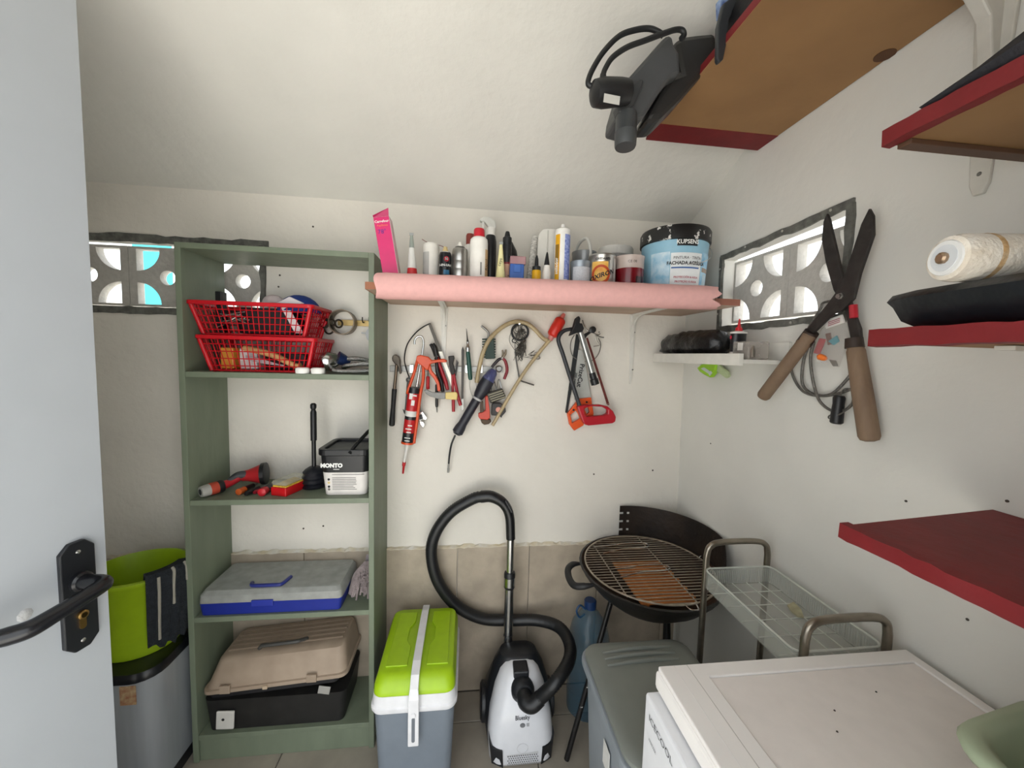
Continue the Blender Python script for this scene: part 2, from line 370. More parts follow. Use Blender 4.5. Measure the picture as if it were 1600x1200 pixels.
# ---- red plastic baskets
REDB = M('#c4101f', .35, 0, .05)
def basket(zb, label, x0, x1, y0, y1, h):
    b = thing('plastic_basket', label, 'basket', ((x0+x1)/2, (y0+y1)/2, zb), 'stacked red baskets')
    tx, ty = .03, .018                                  # taper towards the base
    def P(u, v, t):                                      # u,v in 0..1 round the wall, t height 0..1
        return V((x0+tx*(1-t)+(x1-x0-2*tx*(1-t))*u, y0+ty*(1-t)+(y1-y0-2*ty*(1-t))*v, zb+h*t))
    box('base', x0+tx, x1-tx, y0+ty, y1-ty, zb, zb+.006, REDB, b, .002)
    for nm, f, n in (('front', lambda s, t: P(s,0,t), 20), ('back', lambda s, t: P(s,1,t), 20), ('left', lambda s, t: P(0,s,t), 9), ('right', lambda s, t: P(1,s,t), 9)):
        ln = [[f(i/n,.04), f(i/n,.97)] for i in range(1, n)]+[[f(0,t), f(1,t)] for t in (.16,.36,.56,.76)]
        tag(wires('lattice_wall', ln, .0017, REDB, b, 4), kind='stuff')
    for u, v in ((0,0),(1,0),(1,1),(0,1)):
        tube('corner_post', [P(u,v,.02), P(u,v,.98)], .007, REDB, b, 8, 1)
    e = .010
    out = rrect(x0-e, x1+e, y0-e, y1+e, .018); inn = rrect(x0+.003, x1-.003, y0+.003, y1-.003, .012)
    prism('rim', out, [inn], lambda u, v: V((u, v, zb+h)), (0,0,-1), .013, REDB, b, .003)
    return b
basket(SH[3]+.001, 'lower red lattice basket standing on the top green shelf', -.868, -.512, 1.352, 1.525, .118)
basket(SH[3]+.1205, 'upper red lattice basket stacked on the lower one', -.890, -.520, 1.352, 1.525, .108)
zl, zu = SH[3]+.009, SH[3]+.130
o = tag(tube('wooden_spatula', [V((-.75,1.39,zl+.07)), V((-.66,1.385,zl+.05)), V((-.585,1.38,zl+.015)), V((-.565,1.38,zl+.014))], [.010,.011,.010,.012], M('#c9a06a', .6)), 'pale wooden handle lying in the lower red basket', 'handle')
tag(box('tin', -.822, -.782, 1.385, 1.43, zl, zl+.07, M('#d99a3a', .4), bevel=.003), 'orange yellow tin at the left end of the lower red basket', 'tin')
tag(box('carton', -.77, -.715, 1.40, 1.45, zl, zl+.068, M('#e4dedd', .6), bevel=.002), 'small white carton inside the lower red basket', 'box')
tag(box('parts_pouch', -.70, -.57, 1.42, 1.49, zl, zl+.055, M('#2a2526', .7, var=.3), bevel=.006), 'dark pouch at the back of the lower red basket', 'pouch')
tag(wires('cable_bundle', [[V((-.74,1.38,zl+.045-.004*i)), V((-.68,1.379,zl+.03-.003*i)), V((-.62,1.378,zl+.012+.001*i))] for i in range(4)], .0022, M('#b6a9ad', .5), None, 5, 5), 'thin pale cables lying in the lower red basket', 'cable')
tag(loft('dark_pouch', [rr3(-.78,-.60,1.40,1.50,.03,zu), rr3(-.79,-.59,1.395,1.505,.03,zu+.05), rr3(-.775,-.61,1.40,1.50,.03,zu+.085)], M('#1b191c', .7, var=.2)), 'black cloth pouch inside the upper red basket', 'pouch')
random.seed(11)
tag(wires('cutlery_bundle', [[V((-.835+.05*random.random(), 1.385+random.random()*.004, zu+.01+.05*random.random())), V((-.80+.06*random.random(), 1.383, zu+.02+.05*random.random())), V((-.76+.05*random.random(), 1.384, zu+.02+.05*random.random()))] for i in range(7)], .0022, CHROME, None, 6, 4), 'tangle of shiny wire pieces in the upper red basket', 'wire')
o = thing('white_strap', 'white webbing strap hanging inside the upper red basket', 'strap', (-.57,1.39,zu))
mesh('webbing', [V(p) for p in ((-.625,1.374,zu+.09),(-.600,1.374,zu+.09),(-.558,1.384,zu+.004),(-.585,1.384,zu+.004),(-.625,1.377,zu+.09),(-.600,1.377,zu+.09),(-.558,1.387,zu+.004),(-.585,1.387,zu+.004))], BF, M('#e8e2e2', .7), o)
# cap lying on the upper basket
cp = thing('baseball_cap', 'blue and white cap lying on top of the upper red basket', 'cap', (-.60,1.44,zu+.09))
def dome(name, c, rx, ry, rz, mat, parent, n=16, k=6, z0=0):
    rings = []
    for i in range(k+1):
        a = math.pi/2*i/k*.985
        rings.append([(c[0]+rx*math.cos(a)*math.cos(2*math.pi*s/n), c[1]+ry*math.cos(a)*math.sin(2*math.pi*s/n), c[2]+rz*math.sin(a)) for s in range(n)])
    return loft(name, rings, mat, parent)
zr = SH[3]+.1205+.108
dome('crown', (-.590,1.435,zr-.02), .070, .065, .060, M('#203a86', .8, 0, .15, 20, .2), cp)
mesh('front_panel', [(-.645,1.370,zr-.005),(-.575,1.366,zr-.005),(-.545,1.369,zr+.004),(-.595,1.377,zr+.026),(-.645,1.362,zr-.005),(-.575,1.358,zr-.005),(-.545,1.361,zr+.004),(-.595,1.369,zr+.026)], BF, M('#d9d2d6', .8), cp, bevel=.003)
tag(tube('crumpled_glove', [V((-.70,1.42,zr-.02)), V((-.68,1.41,zr+.012)), V((-.65,1.41,zr+.016)), V((-.625,1.42,zr-.01))], [.012,.017,.016,.010], M('#b3a7a6', .85, bump=.4), None, 10), 'pale grey crumpled glove beside the blue cap', 'glove')
tag(box('black_cartridge', -.842, -.822, 1.40, 1.43, zu, zu+.135, BLACK_P, bevel=.002), 'upright black stick in the upper red basket before the window', 'stick')
# things right of the baskets
for px, lb in ((473,'left small white bottle cap on the edge of the top green shelf'), (497,'right small white bottle cap on the edge of the top green shelf')):
    c = atY(px, 580, 1.352); c.z = SH[3]+.0005
    k = thing('bottle_cap', lb, 'cap', c, 'white caps on the shelf')
    spin('cap_body', c, c+V((0,0,.018)), [(0,.0215),(.05,.022),(.85,.022),(1,.020)], M('#efeee8', .5), k, 24); spin('cap_top', c+V((0,0,.018)), c+V((0,0,.0195)), [(0,.018),(1,.0175)], M('#e2e1da', .5), k, 20)
sh = thing('hand_shower', 'chrome and dark blue hand shower lying behind the white caps', 'shower', (-.487,1.40,SH[3]))
spin('face', (-.505,1.405,SH[3]+.036), (-.460,1.425,SH[3]+.052), [(0,.030),(.2,.034),(.5,.032),(1,.018)], CHROME, sh, 20)
spin('back_shell', (-.460,1.425,SH[3]+.052), (-.425,1.445,SH[3]+.04), [(0,.026),(.5,.020),(1,.010)], M('#1d2c52', .3), sh, 16)
HOSEM = M('#a9a8a4', .25, 1, .3, 300, .5, 300)
def ribbed(name, pts, r, mat, parent=None, pitch=.006, sub=24, seg=12, depth=.14):
    P = cat_rom(pts, sub); R = []; L = 0
    Q = [P[0]]
    for a, b in zip(P, P[1:]):
        n = max(1, int((b-a).length/(pitch/2)))
        for i in range(1, n+1): Q.append(a.lerp(b, i/n))
    R = [r*(1 if i % 2 else 1-depth) for i in range(len(Q))]
    vs, fs = sweep(Q, R, seg); return mesh(name, vs, fs, mat, parent, smooth=True, angle=80)
zz = SH[3]
tag(ribbed('shower_hose', [V((-.338,1.385,zz+.012)), V((-.40,1.365,zz+.010)), V((-.455,1.370,zz+.012)), V((-.468,1.40,zz+.022)), V((-.44,1.43,zz+.046)), V((-.39,1.43,zz+.052)), V((-.345,1.44,zz+.040)), V((-.345,1.48,zz+.030)), V((-.40,1.47,zz+.034)), V((-.438,1.42,zz+.022)), V((-.41,1.395,zz+.030)), V((-.37,1.395,zz+.036)), V((-.338,1.40,zz+.036))], .0085, HOSEM, None, .0045, 6, 10), 'coiled ribbed chrome shower hose on the top green shelf', 'hose')
# key rack on the wall, tumbler ring and small ladle hanging from it
kr = thing('hook_rail', 'narrow brass hook rail on the wall behind the top green shelf', 'hook rail', BK(560,506,0))
a, b = BK(528,504,.008), BK(592,506,.008)
obox('rail', Matrix.Translation((a+b)/2), (b-a).length, .006, .022, M('#b49a63', .4, .5), kr, .001)
for px in (556, 569, 579, 588):
    p = BK(px, 503, .008); tube('hook', [p, p+V((0,-.016,-.004)), p+V((0,-.024,.004)), p+V((0,-.024,.016))], .0022, M('#33302a', .4, .8), kr, 6)
tr = thing('tumbler_ring', 'aged metal tumbler ring with scrollwork hanging beside the red baskets', 'ring holder', BK(532,506,.02))
c0 = BK(533,503,.055)
ringv = []; 
AG = M('#6e6252', .4, .75, .25, 60)
ro, ri = .047, .043
prof = [(0,ro),(1,ro*.98),(1,ri*.98),(0,ri)]
vs=[];fs=[];n=32
for s in range(n):
    a=2*math.pi*s/n
    for t,q in prof: vs.append(c0+V((q*math.cos(a), t*.045, q*math.sin(a))))
for s in range(n):
    t=(s+1)%n
    for k in range(4): fs.append([s*4+k, t*4+k, t*4+(k+1)%4, s*4+(k+1)%4])
mesh('cup_ring', vs, fs, AG, tr, smooth=True)
for dx, dz, q in ((-.052,.020,.015),(-.064,-.005,.016),(-.047,-.028,.015),(-.038,-.004,.012),(-.012,-.006,.013)):
    tube('scroll', [c0+V((dx+q*math.cos(math.radians(a)), .012, dz+q*1.1*math.sin(math.radians(a)))) for a in range(0,360,30)], .0035, M('#332c24', .45, .7), tr, 6, 2, True)
ld = thing('small_ladle', 'translucent white round ladle hanging on the hook rail', 'ladle', BK(584,525,.02))
c1 = BK(584,523,.022)
LADM = M('#c4c6c8', .35, alpha=.8)
rings = [[c1+V((q*math.cos(2*math.pi*s/18), y, q*math.sin(2*math.pi*s/18))) for s in range(18)] for q, y in ((.030,-.003),(.029,.006),(.020,.014),(.004,.018))]
loft('bowl', rings, LADM, ld, cap0=True); tube('handle', [c1+V((-.028,0,.004)), c1+V((-.045,0,.006))], .003, LADM, ld, 6, 1)
# ---- second shelf
z2 = SH[2]
DKG = M('#3c3c40', .5)
a = atY(313,770,1.352); a.z = z2+.021; b = atY(404,738,1.50); b.z = z2+.030
g = thing('spray_lance', 'red and grey hose spray gun with flared red head lying on the second shelf', 'spray gun', (a+b)/2)
def along(t, dz=0): return a.lerp(b, t)+V((0,0,dz))
spin('connector', along(0), along(.16), [(0,.012),(.02,.018),(.5,.020),(1,.020)], M('#a4a49e', .4), g, 20)
spin('bore', along(-.006), along(.01), [(0,.010),(1,.010)], M('#181a20', .5), g, 14)
spin('orange_ring', along(.14), along(.27), [(0,.0205),(.5,.021),(1,.0205)], M('#b6452f', .5), g, 20)
spin('black_ring', along(.27), along(.36), [(0,.021),(.5,.0225),(1,.020)], BLACK_P, g, 20)
tube('grip', [along(.34), along(.5,.004), along(.62,.012), along(.72,.018)], [.016,.013,.014,.012], M('#b3202a', .45), g, 12)
hA, hB = along(.70,.014), atY(417,741,1.47)
tube('neck', [along(.45,.008), along(.62,.02), hA+V((.02,.0,.004))], [.009,.014,.016], DKG, g, 12)
hB.z = hA.z+.006
spin('flared_head', hA, hB, [(0,.018),(.25,.021),(.8,.036),(.82,.038)], M('#b8242a', .45), g, 24); spin('head_rim', hA.lerp(hB,.8), hA.lerp(hB,1.0), [(0,.039),(.9,.040),(1,.034)], BLACK_P, g, 24)
def tool2(name, label, cat, pa, ya, pb, yb, r, parts, group=None):
    a = atY(*pa, ya); a.z = z2+r; b = atY(*pb, yb); b.z = z2+r*.8
    t = thing(name, label, cat, (a+b)/2, group)
    for nm, t0, t1, pr, m in parts: spin(nm, a.lerp(b,t0), a.lerp(b,t1), pr, m, t, 14)
    return t
tool2('orange_pliers', 'orange tipped black handled cutter lying on the second shelf', 'cutter', (372,765), 1.375, (402,738), 1.47, .011,
   [('orange_tip',0,.3,[(0,.006),(.05,.011),(1,.011)],M('#c4591f',.5)),('grip',.28,.75,[(0,.0105),(1,.0085)],BLACK_P),('blade',.74,1,[(0,.007),(1,.003)],STEEL)])
tool2('black_pliers', 'slim black handled pliers beside the orange tipped cutter', 'pliers', (383,770), 1.365, (418,742), 1.46, .008,
   [('grip',0,.6,[(0,.005),(.08,.008),(1,.008)],BLACK_P),('jaw',.6,1,[(0,.007),(1,.003)],STEEL)])
tool2('red_screwdriver', 'thin red handled screwdriver on the second shelf', 'screwdriver', (397,766), 1.38, (424,745), 1.46, .007,
   [('grip',0,.6,[(0,.005),(.1,.007),(1,.006)],M('#8e1a28',.4)),('shank',.6,1,[(0,.003),(1,.003)],STEEL)])
tool2('box_cutter', 'chunky red and black utility knife on the second shelf', 'knife', (408,768), 1.36, (430,748), 1.46, .013,
   [('red_end',0,.3,[(0,.009),(.1,.0135),(1,.013)],M('#c31f2b',.4)),('grip',.3,1,[(0,.013),(.8,.012),(1,.008)],M('#2a1f22',.5))])
ab = thing('screw_box', 'red box of screws with clear lid and yellow contents', 'box', atY(452,758,1.42))
c = atY(453,758,1.41); c.z = z2; R_ = Matrix.Rotation(math.radians(-18),4,'Z')
def qb(name, dx, dy, z0, z1, m, bv=.003, ox=0, oy=0, al=1):
    return obox(name, Matrix.Translation(c+V((0,0,(z0+z1)/2))) @ R_ @ Matrix.Translation((ox,oy,0)), dx, dy, z1-z0, m, ab, bv)
qb('tray', .060, .105, .0, .030, M('#c0151c', .3)); qb('contents', .053, .096, .028, .035, M('#d8b23c', .6, var=.4, vs=120, bump=.6, bs=200), .002); qb('lid', .060, .105, .0355, .052, M('#d9d7c4', .12, alpha=.30), .008)
pl = thing('drain_plunger', 'black bellows drain plunger with upright handle on the second shelf', 'plunger', (-.5,1.46,z2))
pc = atY(491,755,1.455); pc.z = z2+.001
NAVY = M('#14161f', .45)
spin('bellows', pc, pc+V((0,0,.075)), [(0,.040),(.08,.043),(.16,.036),(.28,.043),(.40,.036),(.52,.042),(.64,.035),(.76,.038),(.88,.030),(1,.016)], NAVY, pl, 24)
top = pc.z+.075; tz = atY(492,630,1.455).z
spin('handle', (pc.x,pc.y,top-.004), (pc.x,pc.y,tz), [(0,.0075),(.42,.0075),(.425,.0105),(.86,.0108),(.90,.007),(.93,.0105),(.98,.0105),(1,.006)], BLACK_P, pl, 16)
# black and white bucket
mb = thing('paint_tub', 'black and white square paint tub with handle on the second shelf', 'tub', (-.42,1.44,z2))
bx0, bx1, by0, by1, bh = -.505, -.336, 1.352, 1.535, .150
LABW = M('#e2ddd8', .5)
loft('tub_body', [rr3(bx0+.016,bx1-.012,by0+.012,by1-.012,.022,z2+.001), rr3(bx0+.008,bx1-.006,by0+.006,by1-.006,.025,z2+.082), rr3(bx0+.008,bx1-.006,by0+.006,by1-.006,.025,z2+.082), rr3(bx0+.002,bx1-.002,by0+.001,by1-.001,.026,z2+bh)], [LABW, BLACK_P], mb, mi=[0,0,1])
prism('lid_rim', rrect(bx0-.004,bx1+.003,by0-.004,by1+.003,.03), [rrect(bx0+.014,bx1-.014,by0+.014,by1-.014,.02)], lambda u, v: V((u,v,z2+bh+.014)), (0,0,-1), .022, BLACK_P, mb, .003)
prism('lid_panel', rrect(bx0+.014,bx1-.014,by0+.014,by1-.014,.02), [], lambda u, v: V((u,v,z2+bh+.004)), (0,0,-1), .008, M('#4a4b4a', .5, var=.25, vs=25), mb)
tube('handle', [V((bx1-.062,by0-.005,z2+bh+.002)), V((bx1-.05,by0+.02,z2+bh+.024)), V((bx1-.03,by0+.06,z2+bh+.05)), V((bx1-.018,by0+.10,z2+bh+.062)), V((bx1-.012,by1-.03,z2+bh+.03)), V((bx1-.012,by1,z2+bh))], .0065, BLACK_P, mb, 8)
lx = (bx0+bx1)/2
text('lettering', 'MONTO', .019, flat((lx-.040,by0+.004,z2+.107),(1,0,0),(0,.04,1)), PRINT_W, mb, bold=.0012)
box('underline', lx-.040+.006, lx-.040+.026, by0+.0022, by0+.0035, z2+.0935, z2+.0955, PRINT_W, mb)
GREYP = M('#8f8b88', .7)
random.seed(5)
tb = thing  # fine print lines on the label
vs=[];fs=[]
for i, zz in enumerate((.074,.062,.056,.050,.044,.038,.032,.026,.020)):
    y = by0+.0052+.006*(1-zz/.082)-.0002; xa = bx0+.045; xb = xa+(.07 if i else .10)+random.random()*.012
    k=len(vs); vs += [(xa,y,z2+zz),(xb,y,z2+zz),(xb,y-.0003,z2+zz+.0024),(xa,y-.0003,z2+zz+.0024)]; fs.append([k,k+1,k+2,k+3])
mesh('small_print', vs, fs, GREYP, carrier(mb))
for zz, m in ((.058,PRINT_K),(.046,M('#d9c48a',.6)),(.032,PRINT_K),(.022,M('#77716c',.6))):
    y = by0+.0052+.006*(1-zz/.082)-.0006; prism('print_symbol', circ(bx0+.034, z2+zz, .0042, 10), [], lambda u, v: V((u,y,v)), (0,-1,0), .0003, m, mb)
# ---- third shelf: parts organiser and mop head
z3 = SH[1]
og = thing('parts_organiser', 'flat parts case with cloudy clear lid and blue base', 'case', (-.62,1.43,z3))
ox0, ox1, oy0, oy1 = -.888, -.425, 1.338, 1.535
BLUE = M('#1f2f8f', .4); CLR = M('#b9bbb6', .25, alpha=.62, var=.12)
loft('base', [rr3(ox0+.006,ox1-.006,oy0+.004,oy1-.004,.012,z3+.001), rr3(ox0,ox1,oy0,oy1,.014,z3+.044)], BLUE, og)
loft('lid', [rr3(ox0,ox1,oy0,oy1,.014,z3+.0445), rr3(ox0+.002,ox1-.002,oy0+.002,oy1-.002,.014,z3+.070), rr3(ox0+.010,ox1-.010,oy0+.014,oy1-.008,.014,z3+.082)], CLR, og)
for i in range(1, 6): box('divider', ox0+(ox1-ox0)*i/6-.001, ox0+(ox1-ox0)*i/6+.001, oy0+.01, oy1-.01, z3+.0445, z3+.075, M('#c9cbc8', .3, alpha=.6), og)
hx = ox0+.205
hd = tube('handle', [V((hx-.055,oy0+.045,z3+.086)), V((hx-.05,oy0+.030,z3+.088)), V((hx-.035,oy0+.024,z3+.088)), V((hx+.035,oy0+.024,z3+.088)), V((hx+.05,oy0+.030,z3+.088)), V((hx+.06,oy0+.075,z3+.086))], .0062, M('#28327c', .4), og, 8, 3)
box('latch', hx-.035, hx+.035, oy0-.005, oy0+.001, z3+.030, z3+.052, M('#28379c', .4), og, .002)
mp = thing('mop_head', 'dusty mauve string mop head at the end of the third shelf', 'mop', (-.375,1.45,z3))
random.seed(21); ln = []
for i in range(240):
    a = random.uniform(-1.25, 1.25); b = random.uniform(.1, 1.0); cx, cy = -.368, 1.46
    x0 = cx+.018*math.sin(a); r = .064*b**.5
    pz = z3+.008+.10*(1-b)*random.uniform(.7,1)
    p0 = V((cx+.006*math.sin(a), cy-.008, z3+.112)); p1 = V((max(-.418,min(-.336,cx+r*.8*math.sin(a))), cy-r*.7*math.cos(a), z3+.085-.02*b)); p2 = V((max(-.421,min(-.334,cx+r*1.05*math.sin(a))), cy-r*1.35*math.cos(a), pz))
    ln.append([p0, p1, p2])
tag(wires('strings', ln, .0036, M('#9c8f8e', .9, 0, .25, 60, .6, 300), mp, 5, 4), kind='stuff')
spin('socket', (-.368,1.465,z3+.095), (-.368,1.48,z3+.125), [(0,.012),(1,.010)], M('#8c8285', .6), mp, 12)
# ---- bottom shelf: toolbox
z4 = SH[0]
tbx = thing('toolbox', 'old tool box with beige lid propped on its black base', 'toolbox', (-.62,1.43,z4))
tx0, tx1, ty0, ty1 = -.885, -.412, 1.340, 1.540
BK2 = M('#1f1e1d', .55, 0, .3, 20); BEI = M('#a08d7a', .6, 0, .12, 12, hex2='#b29f8b')
loft('base', [rr3(tx0+.012,tx1-.012,ty0+.008,ty1-.006,.02,z4+.001), rr3(tx0,tx1,ty0,ty1,.025,z4+.118)], BK2, tbx)
def tl(p): return V((p[0], p[1], z4+.118+(p[2])+ (p[0]-tx0)*.075))       # lid sits crooked, higher on the right
loft('tray', [[tl(p) for p in rr3(tx0+.01,tx1-.03,ty0+.012,ty1-.006,.02,-.004)], [tl(p) for p in rr3(tx0+.01,tx1-.03,ty0+.012,ty1-.006,.02,.022)]], M('#262527',.5), tbx)
loft('lid', [[tl(p) for p in rr3(tx0-.004,tx1+.004,ty0-.003,ty1+.003,.028,.022)], [tl(p) for p in rr3(tx0-.004,tx1+.004,ty0-.003,ty1+.003,.028,.034)], [tl(p) for p in rr3(tx0+.004,tx1-.002,ty0+.003,ty1,.028,.036)], [tl(p) for p in rr3(tx0+.028,tx1-.016,ty0+.035,ty1-.006,.028,.110)], [tl(p) for p in rr3(tx0+.034,tx1-.022,ty0+.052,ty1-.010,.025,.118)]], BEI, tbx)
for i in range(5): 
    y = ty0+.075+i*.024; p, q = tl((tx0+.045,y,.1195)), tl((tx1-.032,y,.1195)); tube('lid_rib', [p, q], .0035, M('#8f7d6b', .6), tbx, 6, 1)
h0 = tx0+.23
tube('handle', [tl((h0-.075,ty0+.062,.122)), tl((h0-.066,ty0+.058,.134)), tl((h0-.05,ty0+.052,.138)), tl((h0+.05,ty0+.052,.138)), tl((h0+.068,ty0+.062,.134)), tl((h0+.08,ty0+.085,.122))], .0065, M('#4b4a47', .45), tbx, 8, 3)
for hxx in (tx0+.075, tx1-.115):
    m = Matrix.Translation(tl((hxx,ty0-.004,.036))); obox('hinge_tab', m, .034, .008, .028, BEI, tbx, .002)
obox('catch', Matrix.Translation(tl((tx0+.205,ty0-.006,.026))), .016, .006, .012, M('#c9b49a', .5), tbx, .002)
obox('broken_latch', Matrix.Translation((tx0+.075,ty0-.006,z4+.050)) @ Matrix.Rotation(.06,4,'Y'), .058, .008, .066, M('#d6d3cc', .5), tbx, .004)
spin('latch_hole', (tx0+.07,ty0-.0095,z4+.055), (tx0+.07,ty0-.0105,z4+.055), [(0,.005),(1,.005)], BLACK_P, tbx, 10)
obox('metal_tab', Matrix.Translation((tx1-.075,ty0+.002,z4+.128)) @ Matrix.Rotation(.2,4,'Y'), .040, .004, .028, M('#b8b6b0', .4, .3), tbx, .001)
# ================================================================== WALL SHELF OVER THE TOOLS
BZ0, BZ1 = 1.613, 1.634
SHY = 1.195
board = thing('wall_shelf', 'long brown wooden wall shelf with a pink foam covered front edge', 'shelf', (.3, DY, BZ0))
box('board', -.305, .888, SHY, DY-.001, BZ0, BZ1, M('#a98d76', .6, 0, .12, 8, .1, 40, hex2='#c4ab97', stretch=(.3,1,1)), board, .001)
box('bare_end', -.3075, -.3055, SHY, SHY+.12, BZ0, BZ1, M('#9a6244',.6), board); box('bare_edge', -.305, -.26, SHY-.002, SHY-.0002, BZ0, BZ1, M('#9a6244',.6), board); box('bare_end', .8885, .8905, SHY, SHY+.12, BZ0, BZ1, M('#8a5644',.6), board); box('bare_edge', .80, .8885, SHY-.002, SHY-.0002, BZ0, BZ1, M('#8a5644',.6), board)
# pink pipe lagging pushed over the front edge: a split tube
FOAM = M('#e0aca7', .85, 0, .04, 60, .12, 500); FOAM.node_tree.nodes['Principled BSDF'].inputs['Subsurface Weight'].default_value = 0
fa = atY(589,446,SHY); fb_ = atY(1113,465.5,SHY); random.seed(9)
vs=[];fs=[];n=22;K=40
angs=[math.radians(16+(328)*i/n) for i in range(n+1)]
for k in range(K+1):
    t=k/K; c=fa.lerp(fb_,t); c.y=SHY+.004
    wob=.0005*math.sin(k*1.7)
    for j,(q) in enumerate((.0390,.026)):
        for i,a in enumerate(angs):
            dx = 0
            if k==K: dx=(.022*abs(math.sin(a*2.5+.6))-.012*(i%3==0)-.018*math.exp(-((math.degrees(a)-185)/22)**2))
            if k==0: dx=-.004*math.sin(a*3)
            rr=(q+wob)*(1 if 0<k<K else .965)
            vs.append((c.x+dx, c.y+rr*math.cos(a)*.92, c.z+rr*math.sin(a)))
m=2*(n+1)
for k in range(K):
    for i in range(n):
        a=k*m+i; fs.append([a,a+1,a+1+m,a+m]); b=k*m+n+1+i; fs.append([b,b+m,b+1+m,b+1])
    for i in (0,n): fs.append([k*m+i,(k+1)*m+i,(k+1)*m+n+1+i,k*m+n+1+i])
for k in (0,K):
    for i in range(n): fs.append([k*m+i,k*m+i+1,k*m+n+2+i,k*m+n+1+i])
tag(mesh('foam_sleeve', vs, fs, FOAM, board, smooth=True, angle=60), 'pink split foam tube with a torn right end')
def bracket(px, label, group='white shelf brackets under the wall shelf'):
    b = BK(px, 500, 0); x = b.x; t = thing('shelf_bracket', label, 'bracket', (x, DY, BZ0-.25), group)
    WB = M('#d9d7cf', .4)
    prism('wall_leg', [(x-.016,BZ0-.001),(x+.016,BZ0-.001),(x+.010,BZ0-.10),(x+.006,BZ0-.26),(x+.003,BZ0-.29),(x-.003,BZ0-.29),(x-.006,BZ0-.26),(x-.010,BZ0-.10)], [], lambda u, v: V((u, DY-.006, v)), (0,1,0), .0058, WB, t, .001)
    prism('shelf_arm', [(x-.012,DY-.002),(x+.012,DY-.002),(x+.010,SHY+.06),(x-.010,SHY+.06)], [], lambda u, v: V((u, v, BZ0-.007)), (0,0,1), .0065, WB, t, .001)
    k = [(DY-.004,BZ0-.005),(DY-.004,BZ0-.15),(DY-.012,BZ0-.05),(DY-.022,BZ0-.030),(DY-.045,BZ0-.018),(DY-.10,BZ0-.010),(SHY+.09,BZ0-.006)]
    prism('web', k, [], lambda u, v: V((x-.005, u, v)), (1,0,0), .010, WB, t, .002)
    for z in (BZ0-.075, BZ0-.23): spin('screw', (x+.0065, DY-.006, z), (x+.0065, DY-.009, z), [(0,.003),(1,.003)], STEEL, t, 10)
bracket(694, 'white steel shelf bracket among the hanging tools'); bracket(989, 'white steel shelf bracket right of the red handled saw')
# ---- things standing on the shelf
def scale(px, py, y): return (atY(px+1, py, y)-atY(px, py, y)).length
def stand(name, label, cat, cx, ytop, wpx, y, group=None):
    p = atY(cx, ytop, y); r = wpx/2*scale(cx, 430, y); A = V((p.x, y, BZ1+.0005)); B = V((p.x, y, p.z))
    return thing(name, label, cat, A, group), A, B, r
def can(t, A, B, parts, r, seg=24):
    """parts: name, [(t, r fraction, mat index)], materials"""
    for nm, pr, ms in parts: spin(nm, A, B, [(p[0], p[1]*r)+tuple(p[2:]) for p in pr], ms, t, seg)
# leaning pink carton
pk = thing('foil_carton', 'tall bright pink carton leaning at the left end of the wall shelf', 'carton', (-.26,1.30,BZ1))
PINK = M('#d3246b', .4, 0, .06); a = atY(615,436,1.285); top = atY(598,343,1.285); a.z = BZ1+.012
up = (top-a).normalized(); right = V((up.z,0,-up.x)); mt = Matrix((( right.x,0,up.x,0),(0,1,0,0),(right.z,0,up.z,0),(0,0,0,1)))
hgt = (top-a).length; mid = (a+top)/2
for d_ in (0,): obox('carton_body', Matrix.Translation(mid) @ mt, .047, .050, hgt, [PINK], pk, .001)
obox('carton_side', Matrix.Translation(mid+right*.0242) @ mt, .0012, .049, hgt*.995, M('#d8b9bd', .6), pk)
mesh('open_flap', [top-right*.0235+V((0,-.025,0)), top+right*.0235+V((0,-.025,0)), top+right*.0235+V((0,-.032,.022)), top-right*.0235+V((0,-.032,.004)), top-right*.0235+V((0,-.024,.001)), top+right*.0235+V((0,-.024,.001)), top+right*.0235+V((0,-.031,.022)), top-right*.0235+V((0,-.031,.004))], BF, M('#b81d5c', .5), pk)
fr_ = mid+V((0,-.025,0))
text('lettering', 'Carrefour', .0105, flat(fr_+up*(hgt/2-.014), right, up), PRINT_W, pk, bold=.0002)
text('lettering', 'Papillotes', .0085, flat(fr_+up*(hgt/2-.026), right, up), M('#f08a5a', .6), pk)
text('lettering', '78°', .019, flat(fr_+up*(hgt/2-.045)-right*.004, right, up), M('#4a2f8e', .6), pk)
# crimped silicone tube
def crimp(name, label, x0, x1, xt, ytop, y, mats, group=None, low=.45):
    t = thing(name, label, 'tube', atY((x0+x1)/2, 440, y)); b0, b1, tp = atY(x0,436,y), atY(x1,436,y), atY(xt,ytop,y); z0 = BZ1+.0005
    cx = (b0.x+b1.x)/2; rw = (b1.x-b0.x)/2; rings = []; mi = []
    for k in range(9):
        s = k/8; w_ = rw*(1-s)+.004*s; d = rw*.8*(1-s)**.8+.0012; x = cx+(tp.x-cx)*s; z = z0+(tp.z-z0)*s
        rings.append([(x+w_*math.cos(2*math.pi*i/14)*(1 if True else 1), y+d*math.sin(2*math.pi*i/14), z) for i in range(14)])
        if k < 8: mi.append(mats[1][k])
    loft('tube_body', rings, mats[0], t, mi=mi); box('crimp', tp.x-.006, tp.x+.006, y-.002, y+.002, tp.z-.004, tp.z+.004, M('#9a9c98', .4, .5), t)
    return t
crimp('sealant_tube', 'red and white tapered sealant tube standing on its cap beside the pink carton', 634, 655, 643, 366, 1.29, ([M('#d9d9d3',.4), M('#c32c30',.4), M('#9fa8a0',.35,.4)], [1,1,1,0,0,0,2,2]))
